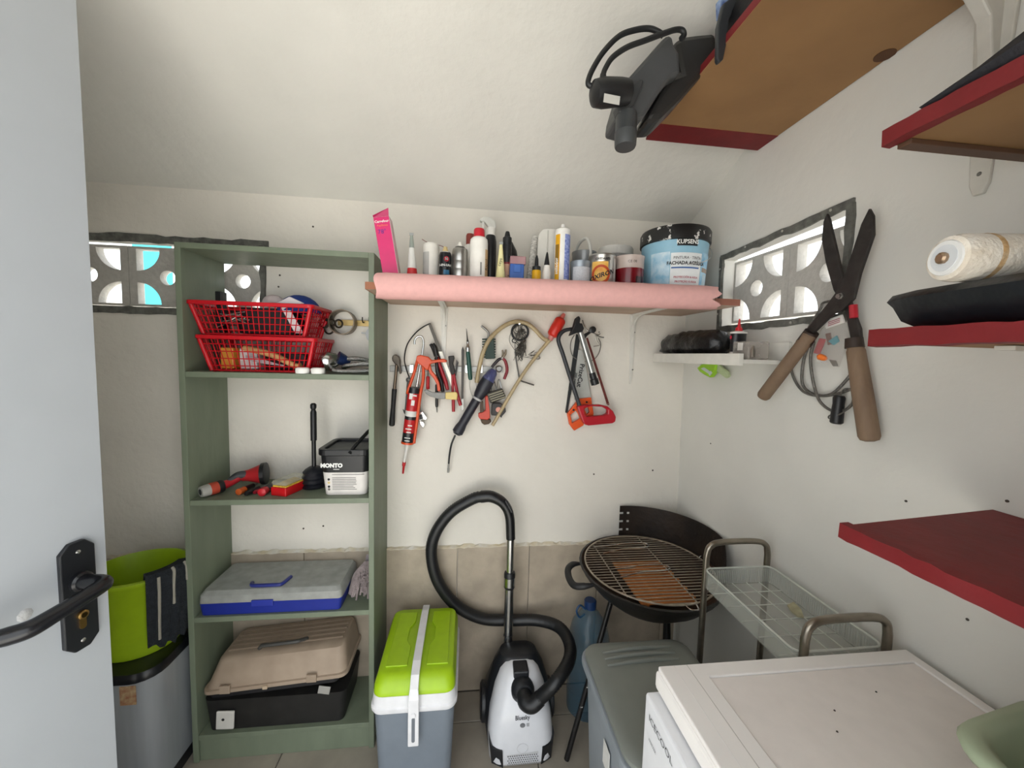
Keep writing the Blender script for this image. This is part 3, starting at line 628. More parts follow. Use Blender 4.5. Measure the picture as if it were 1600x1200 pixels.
# white tin
t, A, B, r = stand('spray_tin', 'plain white tin with grey label and thin straw nozzle', 'tin', 674, 381, 25, 1.33)
can(t, A, B, [('tin_body', [(0,.96),(.03,1),(.93,1),(.98,.93),(1,.80)], M('#e6e3db',.35))], r); arcpatch('label', A, r, A.z+.045, A.z+.125, -75, -10, M('#b2b1ad',.5), t)
tube('straw', [B+V((-.03,-.005,.012)), B+V((-.012,0,.004)), B+V((.03,0,-.004)), B+V((.05,0,-.012))], .0012, M('#7c3b3a',.4), t, 5, 3)
# black oil can 3-IN-ONE
t, A, B, r = stand('oil_spray_can', 'small black spray can with red round badge and beige nozzle', 'spray can', 696, 386, 20, 1.30)
can(t, A, B, [('can_body', [(0,.96),(.02,1),(.79,1),(.81,.97),(.86,.86)], M('#15161a',.3)), ('neck', [(.86,.84),(.88,.78),(.895,.5)], CHROME), ('nozzle', [(.89,.5),(.93,.42),(.96,.32),(1,.30)], M('#c8b27e',.5))], r)
hh = B.z-A.z; arcpatch('blue_print', A, r, A.z+.050, A.z+.064, -10, 40, M('#2f6e93',.5), t)
prism('badge', circ(0,0,.0085,16), [], lambda u, v: wrap(A, r, A.z+hh*.70, .25, .0009)(u, v), (0,-1,0), .0003, M('#a02132',.5), t)
text('lettering', '3-EN-UNO', .010, wrap(A, r, A.z+hh*.56, .15), PRINT_W, t, bold=.0002); text('lettering', '32', .009, wrap(A, r, A.z+hh*.70, .25, .0014), PRINT_W, t)
# silver aerosol
t, A, B, r = stand('aerosol_can', 'shiny silver aerosol can without cap', 'spray can', 719, 379, 25, 1.30)
SIL = M('#b5b3ae', .28, .9, .15, 12)
can(t, A, B, [('can_body', [(0,.96),(.02,1),(.26,1),(.27,.985),(.28,1),(.44,1),(.45,.985),(.46,1),(.60,1),(.61,.985),(.62,1),(.80,1),(.86,.92)], SIL), ('dome', [(.86,.90),(.89,.62),(.905,.60)], M('#6f6d69',.3,.9)), ('valve', [(.90,.36),(.95,.36),(.96,.22),(1,.20)], M('#ddd9cf',.5))], r)
# brown-capped white bottle behind
t, A, B, r = stand('glue_bottle', 'white bottle with brownish red cap half hidden behind the red capped one', 'bottle', 735, 366, 20, 1.43)
can(t, A, B, [('bottle_body', [(0,.95),(.03,1),(.72,1),(.80,.9),(.84,.6)], WHITE_P), ('cap', [(.83,.66),(.97,.66),(1,.55)], M('#8e3b31',.5))], r)
# white bottle with red cap
t, A, B, r = stand('glue_bottle', 'large white glue bottle with bright red cap', 'bottle', 749, 358, 28, 1.29)
can(t, A, B, [('bottle_body', [(0,.95),(.02,1),(.78,1),(.83,.94),(.86,.74),(.87,.6)], M('#ece9e2',.45)), ('cap', [(.865,.58),(.87,.62),(.98,.60),(1,.52)], M('#c3202f',.4))], r)
hh = B.z-A.z; arcpatch('label', A, r, A.z+.01, A.z+hh*.66, 42, 100, M('#c6a67e',.5), t); text('lettering', 'Rapid', .016, lambda u, v, f=wrap(A, r, 0, .95, .0014): f(-v, A.z+hh*.42+u), PRINT_K, t)
arcpatch('bar_code', A, r, A.z+.05, A.z+.09, 8, 18, M('#8d8a86',.6), t)
# black bottle with white cap
t, A, B, r = stand('black_bottle', 'tall black bottle with white cap behind the red capped bottle', 'bottle', 767, 356, 18, 1.36)
can(t, A, B, [('bottle_body', [(0,.97),(.02,1),(.80,1),(.87,.85),(.89,.7)], M('#1d1d1f',.35)), ('cap', [(.885,.72),(.98,.70),(1,.58)], WHITE_P)], r)
# trigger sprayer at the back
t, A, B, r = stand('spray_bottle', 'white trigger spray bottle at the back of the wall shelf', 'spray bottle', 764, 358, 22, 1.46)
can(t, A, B, [('bottle_body', [(0,.95),(.03,1),(.72,1),(.85,.6),(.9,.38)], M('#d9d9d2',.4)), ('collar', [(.88,.42),(1,.42)], WHITE_P)], r)
pp('spray_head', [(750,341),(756,338),(766,339),(773,345),(776,354),(773,362),(766,362),(762,352),(757,346),(750,345)], onY(1.46), .012, .024, M('#dddcd4',.4), t, bevel=.004)
pp('trigger', [(753,346),(757,347),(757,356),(754,365),(751,365),(753,355)], onY(1.46), .006, .012, M('#e6e4dc',.4), t, bevel=.002)
# yellow glue tube
crimp('glue_tube', 'pale yellow crumpled glue tube with black print', 772, 792, 783, 380, 1.275, ([M('#e5dc9a',.45,hex2='#efe8b4'), M('#2d2a24',.5)], [0,0,0,0,0,0,0,0]))
o = crimp  # keep the helper name alive
p = atY(781,410,1.262); text('lettering', 'ceys', .015, flat((p.x,1.262,p.z),(.25,0,1),(-1,0,.25),(0,-1,0),.004), PRINT_K, bpy.data.objects['glue_tube'])
# black bottle with conical cap
t, A, B, r = stand('dropper_bottle', 'black bottle with ribbed conical cap and wood coloured label', 'bottle', 793, 362, 15, 1.31)
can(t, A, B, [('bottle_body', [(0,.95),(.02,1),(.70,1),(.76,.95),(.78,.9)], M('#1b1b1e',.4)), ('cap', [(.78,.95),(.90,.92),(.92,.62),(.98,.45),(1,.36)], BLACK_P)], r); hh = B.z-A.z
arcpatch('label', A, r, A.z+.02, A.z+hh*.47, -90, 90, M('#c59a80',.55), t); arcpatch('label_stripe', A, r, A.z+hh*.47, A.z+hh*.50, -90, 90, M('#7a1f2c',.5), t)
text('lettering', 'XXX', .012, lambda u, v, f=wrap(A, r, 0, .3, .0014): f(-v, A.z+.05+u), PRINT_K, t)
# round flask behind it
t, A, B, r = stand('squat_flask', 'squat black flask hidden behind the conical capped bottle', 'flask', 795, 379, 30, 1.42)
can(t, A, B, [('flask_body', [(0,.95),(.03,1),(.70,1),(.85,.85),(.95,.55),(1,.4)], M('#17181b',.35))], r)
# blue case with clear pink lid
bc = thing('drill_bit_case', 'small blue case with clear pinkish lid on the wall shelf', 'case', atY(808,440,1.27)); a, b = atY(796,440,1.27), atY(818,440,1.27)
q0 = atY(808,412,1.262).z; q1 = atY(808,399,1.262).z
box('case_body', a.x, b.x, 1.262, 1.295, BZ1+.001, q0, M('#2a5aa8',.35), bc, .003); box('clear_lid', a.x, b.x+.006, 1.266, 1.299, q0+.0003, q1, M('#c08e92',.2,alpha=.55), bc, .003); box('catch', a.x+.012, b.x-.012, 1.258, 1.2615, q0-.028, q0-.004, M('#3767b5',.35), bc, .001)
# patterned slim roll and white rounded box
t = thing('patterned_roll', 'slim grey patterned roll leaning against the white box', 'roll', atY(828,440,1.33))
a, b = atY(825,436,1.335), atY(836,369,1.36); a.z = BZ1+.006
spin('roll_body', a, b, [(0,.010),(.02,.0115),(.96,.0115),(1,.006)], M('#8c8983',.5,0,.5,90,hex2='#dad7d0',stretch=(1,1,2)), t, 14)
wbx = thing('rounded_case', 'tall white case with rounded top at the back of the wall shelf', 'case', atY(852,440,1.38))
a, b = atY(838,440,1.36), atY(869,440,1.36); zt = atY(850,357,1.36).z
pr = [(a.x,BZ1+.0005),(b.x,BZ1+.0005),(b.x,zt-.008),(b.x-.008,zt)]+[(a.x+.030-.030*math.sin(q),zt-.045+.045*math.cos(q)) for q in [math.pi/2*i/6 for i in range(7)]]
prism('case_body', pr, [], lambda u, v: V((u,1.36,v)), (0,1,0), .05, M('#d6d3cb',.45), wbx, .004); box('seam', (a.x+b.x)/2-.002, (a.x+b.x)/2+.002, 1.3565, 1.360, BZ1+.002, zt-.006, M('#bab7af',.5), wbx)
# small dropper bottles
for nm, lb, cx, yt, w_, body, sh_ in (('glue_dropper','small yellow bottle with thin black nozzle',839,399,14,M('#d9a514',.4),[(0,.95),(.03,1),(.56,1),(.60,.92)]), ('glue_dropper','small white bottle with pointed black cap',855,394,13,M('#e3e0da',.45),[(0,.95),(.03,1),(.50,.98),(.60,.78),(.68,.72)])):
    t, A, B, r = stand(nm, lb, 'bottle', cx, yt, w_, 1.265)
    can(t, A, B, [('bottle_body', sh_, body)], r, 18)
    if cx == 839: can(t, A, B, [('collar', [(.60,.95),(.70,.92),(.72,.6)], BLACK_P), ('nozzle', [(.71,.45),(.90,.38),(1,.14)], BLACK_P)], r, 16)
    else: can(t, A, B, [('cap', [(.68,.66),(.72,.64),(.95,.28),(1,.12)], BLACK_P)], r, 16)
# silicone cartridge
t, A, B, r = stand('sealant_cartridge', 'tall white sealant cartridge with yellow and blue print', 'cartridge', 880, 351, 23, 1.285)
can(t, A, B, [('cartridge_body', [(0,.97),(.01,1),(.90,1),(.92,.97),(.94,.6),(.955,.3),(1,.22)], M('#ebe9e4',.4))], r); hh = B.z-A.z
arcpatch('yellow_print', A, r, A.z+.01, A.z+hh*.84, -75, -32, M('#e2a716',.5), t); arcpatch('brown_print', A, r+.0005, A.z+hh*.45, A.z+hh*.70, -72, -38, M('#8d6a1c',.5), t); arcpatch('blue_print', A, r, A.z+.05, A.z+hh*.84, 4, 62, M('#4a5fae',.5,0,.4,150,hex2='#aab6e2'), t)
text('lettering', 'sellador', .017, lambda u, v, f=wrap(A, r, 0, -.95, .0018): f(-v, A.z+hh*.40+u), PRINT_W, t, bold=.0003); text('lettering', 'veneziane', .013, lambda u, v, f=wrap(A, r, 0, .7, .0012): f(-v, A.z+hh*.32+u), M('#2b3a92',.5), t)
# open grey-blue tin with bail handle
t, A, B, r = stand('paint_tin', 'small grey blue tin with white bail handle', 'tin', 907, 410, 30, 1.30)
can(t, A, B, [('tin_body', [(0,.96),(.02,1),(.90,1),(.93,1.04),(1,1.04)], M('#8f979f',.35,.4)), ('lid', [(1,.95),(1.012,.93),(1.02,.80)], M('#7b8187',.35,.5))], r); hh = B.z-A.z
arcpatch('label', A, r, A.z+.03, A.z+hh*.82, -60, 60, M('#c6c9cf',.5,0,.1,200), t)
t2, A2, B2, r2 = stand('enamel_tin', 'grey tin with dark ring and upright white handle behind the small tins', 'tin', 913, 395, 36, 1.41)
can(t2, A2, B2, [('tin_body', [(0,.96),(.02,1),(.93,1),(.95,1.03),(1,1.03)], M('#8b8d8e',.35,.3))], r2); hh = B2.z-A2.z
tube('bail_handle', [B2+V((r2*.25,-r2*.98,-.05)), B2+V((r2*.22,-r2*.95,.0)), B2+V((r2*.05,-r2*.8,.036)), B2+V((-r2*.2,-r2*.3,.045)), B2+V((-r2*.45,r2*.5,.03)), B2+V((-r2*.5,r2*.9,0))], .006, M('#c9c8c2',.4), t2, 8)
prism('dark_emblem', circ(0,0,.013,16), [circ(0,0,.008,12)], lambda u, v: wrap(A2, r2, A2.z+hh*.85, .62, .001)(u, v), (0,-1,0), .0003, M('#2b3346',.5), t2)
# OXIRON tin
t, A, B, r = stand('metal_paint_tin', 'silver paint tin with orange ringed black lettering', 'tin', 941, 400, 40, 1.29)
can(t, A, B, [('tin_body', [(0,.96),(.02,1),(.94,1),(.95,1.02),(.98,1.02),(1,.98)], SIL)], r, 28); hh = B.z-A.z
arcpatch('orange_label', A, r, A.z+.04, A.z+hh*.80, -62, 8, M('#d08a28',.4,0,.3,30,hex2='#e8c46a'), t)
prism('orange_ring', circ(0,0,.031,24), [circ(0,0,.023,20)], lambda u, v: wrap(A, r, A.z+hh*.50, -.38, .0012)(u, v), (0,-1,0), .0003, M('#b8481c',.45), t)
text('lettering', 'OXIRON', .021, wrap(A, r, A.z+hh*.48, -.28, .002, .35), PRINT_K, t, bold=.0006); text('lettering', 'OXIDANTE', .010, wrap(A, r, A.z+hh*.86, -.25, .0012), PRINT_K, t, bold=.0003)
arcpatch('white_panel', A, r, A.z+.03, A.z+hh*.9, 38, 72, M('#c9c8c4',.45), t)
# red paint pot, grey bucket with white rim behind it
t, A, B, r = stand('red_paint_pot', 'clear pot of dark red paint beside the big paint bucket', 'pot', 984, 403, 42, 1.30)
can(t, A, B, [('pot_body', [(0,.94),(.03,.97),(.70,1),(.701,1,1),(.93,1,1),(.95,1.04,1),(1,1.04,1)], [M('#6e0d18',.2), M('#b9aaa2',.3)])], r, 28); hh = B.z-A.z
text('lettering', 'CE 08', .012, wrap(A, r, A.z+hh*.84, -.2), M('#4e4844',.6), t); arcpatch('dark_drip', A, r, A.z+.03, A.z+hh*.5, 5, 40, M('#2d070c',.2), t)
t, A, B, r = stand('grey_bucket', 'grey bucket with white rim at the back behind the silver paint tin', 'bucket', 962, 389, 50, 1.475)
can(t, A, B, [('bucket_body', [(0,.88),(.85,.98)], M('#8b8984',.5)), ('rim', [(.85,1.0),(.86,1.03),(.97,1.03),(1,.98)], M('#d3d1cb',.5))], r, 28)
# big paint bucket
t, A, B, r = stand('paint_bucket', 'big pale blue paint bucket with paint splashed black lid', 'bucket', 1055, 366, 97, 1.335)
hh = B.z-A.z; LB = M('#8fbcd2',.4,0,.05); LIDM = M('#1a1b1c',.4,0,.1,34,hex2='#dcdad6',thr=(.60,.62))
can(t, A, B, [('bucket_body', [(0,.83),(.02,.85),(.84,.955)], LB), ('lid', [(.80,.96),(.81,1.0),(.965,1.0),(1,.96),(1.001,.9),(.985,.88)], LIDM)], r, 40)
def bw(u, v, a0=0, e=.0012): z = A.z+hh*.02+v; q = r*(.85+.105*(v/(hh*.82))); return V((A.x+(q+e)*math.sin(a0+u/r), A.y-(q+e)*math.cos(a0+u/r), z))
def patch(name, u0, u1, v0, v1, m, e=.0008, a0=0):
    vs = []; fs = []
    for i in range(11):
        for v in (v0, v1): vs.append(bw(u0+(u1-u0)*i/10, v, a0, e))
    for i in range(10): fs.append([2*i,2*i+2,2*i+3,2*i+1])
    return mesh(name, vs, fs, m, carrier(t), smooth=True)
A0 = -.12
patch('white_label', -.055, .062, .0, hh*.60, M('#dfe3e4',.5), .0008, A0); patch('house_print', .064, .135, .005, hh*.62, M('#4e9cc9',.5,0,.3,25,hex2='#b9dceb'), .0008, A0); patch('house_wall', .080, .120, .005, hh*.34, M('#a9c3cf',.5), .0012, A0); patch('house_roof', .070, .128, hh*.36, hh*.42, M('#8f7d6a',.5), .0012, A0); patch('left_print', -.13, -.058, .01, hh*.62, M('#6fb0d2',.5,0,.3,25,hex2='#d9e6ec'), .0008, A0)
patch('brand_plate', -.036, .036, hh*.69, hh*.79, M('#15171b',.5), .0010, A0)
T_ = lambda s, sz, u0, v0, m, b=0: text('lettering', s, sz, lambda u, v: bw(u+u0, v+v0, A0, .0022), m, t, bold=b)
T_('KUPSENS', .019, 0, hh*.74, PRINT_W, .0004); T_('PINTURA · TINTA', .013, .005, hh*.53, PRINT_K); T_('FACHADA ACRÍLICA', .0155, .004, hh*.46, PRINT_K, .0005)
RD = M('#b03a4c',.5); T_('PROTECCIÓN & AGUA', .009, .004, hh*.27, RD, .0002); T_('PROTEÇÃO À ÁGUA', .009, .004, hh*.21, RD, .0002)
patch('label_line', -.052, .052, hh*.39, hh*.41, M('#3c63a0',.5), .0014, A0)
tube('wire_handle', [A+V((r*.97,.0,hh*.86)), A+V((r*1.01,-.03,hh*.78)), A+V((r*.75,-r*.72,hh*.62)), A+V((r*.35,-r*1.0,hh*.50)), A+V((-.02,-r*1.06,hh*.44))], .0016, M('#b9bcbd',.3,.8), t, 6)
# ================================================================== TOOLS ON THE BACK WALL
za = lambda x, y: (590+x/4.2857, 470+y/4.2857)
zb = lambda x, y: (690+x/5.161, 470+y/5.161)
zc = lambda x, y: (860+x/6, 480+y/6)
def ZP(z, pts): return [z(*p) for p in pts]
def W(z, x, y, off): return BK(*z(x, y), off)
# steel rail
rl = thing('tool_rail', 'bright steel rail on the wall holding the hand tools', 'rail', BK(700,577,0))
pp('rail_strip', [(609,571.5),(786,573),(786,582),(609,580.5)], BK, .008, .006, M('#a3a29e',.45,.6), rl, bevel=.001)
for x in (640, 680, 727, 748): pp('clip', [(x,570),(x+6,570),(x+6,583),(x,583)], BK, .0125, .0045, CHROME, rl, bevel=.001)
p = W(za, 812, 455, .01); tube('rail_ring', [p+V((.012*math.cos(a),-.004,.012*math.sin(a))) for a in [i*math.pi/5 for i in range(10)]], .0022, CHROME, rl, 6, 2, True)
# hammer
h = thing('hammer', 'hammer with black rubber grip hanging beside the green shelving unit', 'hammer', BK(618,610,.03))
pp('head', ZP(za, [(95,385),(100,366),(120,358),(140,370),(150,395),(150,440),(158,488),(146,492),(138,450),(128,432),(112,420),(98,402)]), BK, .043, .022, M('#5c554c',.4,.8,.3), h, bevel=.004)
spin('shaft', W(za,128,425,.033), W(za,112,600,.032), [(0,.0055),(1,.006)], M('#7b6c5c',.35,.8), h, 12)
spin('grip', W(za,113,590,.032), W(za,95,838,.03), [(0,.009),(.05,.0095),(.5,.0085),(.9,.011),(.97,.011),(1,.007)], M('#1f1f1f',.6), h, 16)
# caulking gun with cartridge
cg = thing('caulking_gun', 'orange caulking gun hanging on the wall with a red cartridge in it', 'caulking gun', BK(642,650,.04))
ax0, ax1 = W(za,247,580,.055), W(za,200,955,.05)
CR = M('#b81f24',.35); CK = M('#1c1d21',.35); CW = M('#d9d7d2',.4)
def AX(t, side=0, out=0):
    d = (ax1-ax0).normalized(); s = V((-d.z,0,d.x)); s = s if s.x > 0 else -s
    return ax0.lerp(ax1, t)+s*side+V((0,-out,0))
spin('cartridge', AX(0), AX(.97), [(0,.0215,1),(.10,.0215,1),(.1001,.0225,0),(.42,.0225,0),(.4201,.0225,2),(.52,.0225,2),(.5201,.0225,1),(.58,.0225,1),(.5801,.0225,0),(.82,.0225,0),(.8201,.0225,1),(1,.0225,1)], [CR, CK, CW], cg, 24)
for t, sd, w_, hh_ in ((.15,-.006,.012,.022),(.26,.004,.012,.020),(.13,.008,.014,.006),(.66,.004,.016,.004),(.72,0,.022,.004),(.78,.002,.018,.004),(.88,0,.022,.003),(.93,0,.02,.003)):
    d = (ax1-ax0).normalized(); s = V((-d.z,0,d.x)); s = s if s.x > 0 else -s
    c = AX(t, sd, .0238-abs(sd)*.25); obox('label_print', Matrix.Translation(c) @ Matrix(((s.x,0,-d.x,0),(0,1,0,0),(s.z,0,-d.z,0),(0,0,0,1))), w_, .0015, hh_, CW, cg)
spin('nozzle', AX(.99), W(za,178,1082,.04), [(0,.010),(.05,.0075),(1,.004)], M('#e4e1dc',.4), cg, 14); spin('nozzle_cap', W(za,178,1080,.04), W(za,170,1156,.035), [(0,.0068),(.3,.0068),(.35,.005),(1,.0035)], CR, cg, 12)
OR = M('#cf4a1e',.35)
spin('end_ring', AX(.965), AX(1.0), [(0,.0245),(1,.0245)], OR, cg, 24)
tube('rail_bar', [W(za,272,375,.05), W(za,245,480,.058), AX(.03,-.020,.008), AX(.12,-.0235,0)], [.0055,.006,.006,.005], OR, cg, 8, 3)
tube('rail_bar', [W(za,305,400,.05), W(za,306,520,.055), AX(.1,.0255,.004), AX(.5,.0255,.004), AX(.98,.0245,.004)], .006, OR, cg, 8, 3)
pp('gun_body', ZP(za, [(262,368),(285,362),(340,375),(362,398),(440,388),(466,398),(462,412),(400,412),(352,424),(345,450),(330,470),(300,440),(270,420),(255,400)]), BK, .072, .02, OR, cg, bevel=.004)
pp('trigger', ZP(za, [(335,425),(352,424),(362,465),(392,505),(412,545),(422,590),(418,608),(400,604),(396,560),(378,525),(350,490),(336,455)]), BK, .068, .014, OR, cg, bevel=.003)
tube('push_rod', [W(za,247,292,.055), W(za,250,262,.055), W(za,268,240,.055), W(za,295,240,.055), W(za,308,275,.055), W(za,303,330,.056), W(za,280,470,.058), W(za,262,575,.055)], .004, CHROME, cg, 8, 5)
# small bow saw
bs_ = thing('bow_saw', 'small bow saw with curved dark frame and pale blade hanging on the rail', 'saw', BK(660,560,.02))
tube('bow', [W(za,212,512,.022), W(za,190,450,.022), W(za,180,380,.022), W(za,200,290,.022), W(za,255,215,.022), W(za,310,172,.022), W(za,352,152,.022)], .0026, DARKST, bs_, 6, 6)
pp('blade_arm', ZP(za, [(340,160),(355,148),(432,340),(408,340)]), BK, .026, .006, M('#57534c',.5,.3), bs_, bevel=.001); pp('blade', ZP(za, [(408,340),(432,340),(530,600),(520,625),(505,600)]), BK, .0265, .004, M('#d8d4c8',.4,.3), bs_)
gk = thing('hooked_knife', 'grey hooked knife with pale yellow handle lying across the tools', 'knife', BK(690,620,.03))
pp('hook_blade', ZP(za, [(312,598),(330,595),(365,612),(455,615),(455,658),(400,656),(350,640),(322,622)]), BK, .058, .008, M('#7c7b78',.5,.5,.2), gk, bevel=.002); pp('handle', ZP(za, [(453,613),(530,612),(536,632),(532,664),(453,660)]), BK, .062, .016, M('#e0c77c',.5), gk, bevel=.004)
# adjustable wrench behind the cartridge, second dark wrench
aw = thing('adjustable_wrench', 'shiny adjustable wrench with its jaw showing right of the red cartridge', 'wrench', BK(655,650,.015))
pp('jaw', ZP(za, [(275,745),(300,738),(332,782),(325,800),(300,795),(290,805),(310,812),(318,830),(305,855),(285,830),(272,800)]), BK, .02, .01, CHROME, aw, bevel=.002); pp('handle', ZP(za, [(262,560),(278,560),(290,745),(272,755)]), BK, .017, .008, STEEL, aw, bevel=.002)
pp('screw_gear', ZP(za, [(276,768),(296,760),(304,790),(284,798)]), BK, .024, .004, BLACK_P, aw)
dw = thing('ring_spanner', 'dark ring spanner hanging behind the left side of the red cartridge', 'spanner', BK(637,620,.015))
pp('shaft', ZP(za, [(196,540),(216,540),(196,745),(180,745)]), BK, .012, .006, DARKST, dw, bevel=.001); pp('ring_end', [( *za(206+17*math.cos(a), 530+17*math.sin(a)),) for a in [i*math.pi/8 for i in range(16)]], BK, .014, .008, DARKST, dw, holes=[[(*za(206+8*math.cos(a), 530+8*math.sin(a)),) for a in [i*math.pi/5 for i in range(10)]]]); pp('open_end', ZP(za, [(168,728),(180,738),(196,738),(206,760),(190,768),(176,752)]), BK, .014, .008, DARKST, dw)
# screwdrivers and pliers in the middle
def driver(name, label, za_, A, B, r, mat, tip=None, tr=.002, off=.03):
    t = thing(name, label, 'screwdriver', W(za_, *A, off)); spin('grip', W(za_, *A, off), W(za_, *B, off), [(0,r*.8),(.05,r),(.5,r*.9),(.92,r),(1,r*.7)], mat, t, 14)
    if tip: spin('shank', W(za_, *B, off), W(za_, *tip, off), [(0,tr),(.9,tr),(1,tr*.5)], STEEL, t, 8)
    return t
driver('red_driver', 'short red screwdriver handle hanging behind the orange trigger', za, (337,592), (337,505), .007, M('#b3141c',.35), (337,455))
driver('black_driver', 'small black screwdriver pointing down under the hooked knife', za, (396,560), (396,712), .0062, BLACK_P, (398,748), .0022, .022)
def pliers(name, label, z, joint, jaws, handles, jm, hm, r=.0055, off=.03, jr=.006):
    t = thing(name, label, 'pliers', W(z, *joint, off))
    for k, j in enumerate(jaws): tube('jaw', [W(z, *joint, off+.003*k)]+[W(z, *q, off+.003*k) for q in j], [jr, jr*.9, jr*.5], jm, t, 8, 4)
    for k, (hs, m) in enumerate(zip(handles, hm)): tube('handle', [W(z, *joint, off+.003*k)]+[W(z, *q, off+.004*k) for q in hs], [r*.8, r, r, r*.9], m, t, 8, 4)
    p = W(z, *joint, off+.008); spin('pivot', p, p+V((0,.012,0)), [(0,.004),(.2,.006),(1,.006)], STEEL, t, 12); return t
RG = M('#9e1b26',.35); DKRED = M('#5c1a1f',.4)
pliers('combination_pliers', 'dark combination pliers with red and black handles behind the orange gun handle', za, (395,370), [[(375,320),(352,290)],[(385,318),(372,285)]], [[(430,470),(455,540),(468,595)],[(400,470),(425,540),(438,610)]], DARKST, [RG, BLACK_P], .0075, .026, .010)
pliers('slim_pliers', 'slim dark red handled pliers hanging left of the bow saw blade', za, (405,430), [[(392,400),(385,380)],[(412,398),(415,372)]], [[(400,500),(405,560),(412,605)],[(440,520),(460,570),(470,598)]], DARKST, [DKRED, DKRED], .006, .018, .006)
pn = thing('pincers', 'black headed pincers with long red handles right of the bow saw', 'pincers', BK(706,590,.03))
pp('head', ZP(za, [(472,370),(512,366),(515,385),(506,420),(520,470),(512,495),(495,495),(480,440)]), BK, .040, .016, M('#2c2a28',.5,.5), pn, bevel=.003)
tube('handle', [W(za,508,480,.033), W(za,522,560,.034), W(za,538,640,.034), W(za,556,700,.032)], [.005,.0062,.0068,.0068], RG, pn, 10); tube('handle', [W(za,502,480,.026), W(za,503,560,.024), W(za,506,660,.024), W(za,508,742,.024)], [.005,.006,.0066,.0066], RG, pn, 10)
ff = thing('feeler_blades', 'small fan of dark blades beside the pincers', 'tool', BK(711,575,.02))
for k, q in enumerate(((530,398),(537,404),(541,412))): pp('blade', ZP(za, [(518,500),(526,502),(q[0]+2,q[1]),(q[0]-2,q[1]-3)]), BK, .016+.003*k, .0015, DARKST, ff)
bf = thing('slim_file', 'long thin dark metal file hanging left of the green handled tool', 'file', BK(723,590,.02))
pp('file_blade', ZP(za, [(562,330),(570,305),(580,330),(578,460),(574,640),(576,720),(568,738),(558,728),(560,640),(562,460)]), BK, .022, .006, M('#3a3835',.35,.8,.2), bf, bevel=.001); pp('bright_end', ZP(za, [(560,660),(575,655),(577,720),(568,737),(559,726)]), BK, .0225, .0065, STEEL, bf)
gs = thing('soldering_tool', 'green handled pointed tool with steel collar hanging on the rail', 'tool', BK(732,560,.03))
spin('tip', W(za,605,300,.03), W(za,595,186,.03), [(0,.005),(.3,.004),(.35,.0028),(1,.0008)], M('#3d3b38',.4,.7), gs, 10); spin('collar', W(za,604,340,.03), W(za,604,275,.03), [(0,.009),(.3,.0095),(.5,.0085),(.6,.006),(1,.005)], CHROME, gs, 16); spin('grip', W(za,622,530,.03), W(za,604,335,.03), [(0,.006),(.06,.0085),(.5,.0088),(.9,.0085),(1,.007)], M('#1d4b41',.4), gs, 16)
tube('cord', [W(za,620,528,.028), W(za,618,580,.02), W(za,635,635,.018), W(za,670,640,.02), W(za,660,560,.02), W(za,648,510,.015)], .0015, M('#a9a79f',.5), gs, 6, 6)
br = thing('wire_brush', 'dark green wire brush with bristles on both sides', 'brush', BK(763,555,.03))
pp('brush_body', ZP(za, [(722,252),(778,250),(786,388),(722,390)]), BK, .03, .014, M('#20352d',.55), br, bevel=.003)
ln = [];
for i in range(8):
    y = 258+i*17; ln.append([W(za,726,y,.024), W(za,700,y+1,.024)]); ln.append([W(za,776,y,.024), W(za,790,y+1,.024)])
tag(wires('bristle_row', ln, .0032, M('#26362f',.6), br, 5), kind='stuff')
tube('hook', [W(za,742,255,.024), W(za,742,215,.024), W(za,722,190,.024), W(za,694,168,.024)], [.004,.004,.0048,.004], STEEL, br, 8)
# siphon hose and bulb
sp = thing('siphon_pump', 'clear beige siphon hose looped over the wall with a red pump bulb', 'siphon', BK(790,560,.03))
HZ = M('#b7a47e',.25,alpha=.85,var=.15)
tube('hose', [W(zb,*p,.030) for p in ((283,660),(300,560),(330,430),(375,330),(430,262),(510,200),(600,168),(690,185),(760,240),(815,300),(858,322))], .0085, HZ, sp, 12, 6)
tube('hose', [W(zb,*p,.036) for p in ((872,318),(800,400),(700,530),(600,680),(500,850),(410,1005))], .0072, HZ, sp, 12, 4)
spin('bulb', W(zb,885,290,.027), W(zb,968,140,.027), [(0,.010),(.06,.019),(.14,.0225),(.5,.0235),(.86,.0225),(.94,.019),(1,.012)], M('#cf2f22',.35), sp, 22)
spin('bulb_end', W(zb,872,318,.027), W(zb,888,285,.027), [(0,.010),(1,.013)], M('#d98a82',.3,alpha=.8), sp, 14); spin('bulb_end', W(zb,966,142,.027), W(zb,990,105,.027), [(0,.010),(.5,.009),(1,.006)], M('#d77268',.3,alpha=.8), sp, 14)
# torch-like inspection tool with flexible neck
tc_ = thing('flexible_torch', 'dark slanted torch with clear head and thin flexible neck below', 'torch', BK(740,620,.05))
spin('torch_body', W(zb,425,555,.05), W(zb,120,1075,.05), [(0,.011,1),(.04,.019,1),(.16,.026,1),(.161,.026,0),(.28,.0275,0),(.40,.022,0),(.44,.0175,0),(.84,.0175,0),(.90,.021,0),(.97,.022,0),(1,.014,0)], [M('#25262f',.45), M('#4d5280',.15,alpha=.75)], tc_, 22)
spin('ring', W(zb,292,783,.05), W(zb,284,797,.05), [(0,.020),(1,.020)], M('#b3b2b0',.4), tc_, 20)
tube('flexible_neck', [W(za,520,900,.045), W(za,495,960,.04), W(za,482,1030,.03), W(za,476,1090,.025)], .0038, BLACK_P, tc_, 8); spin('magnet_tip', W(za,476,1085,.025), W(za,473,1150,.025), [(0,.003),(.3,.0035),(.5,.003),(.55,.0042),(1,.0042)], STEEL, tc_, 12)
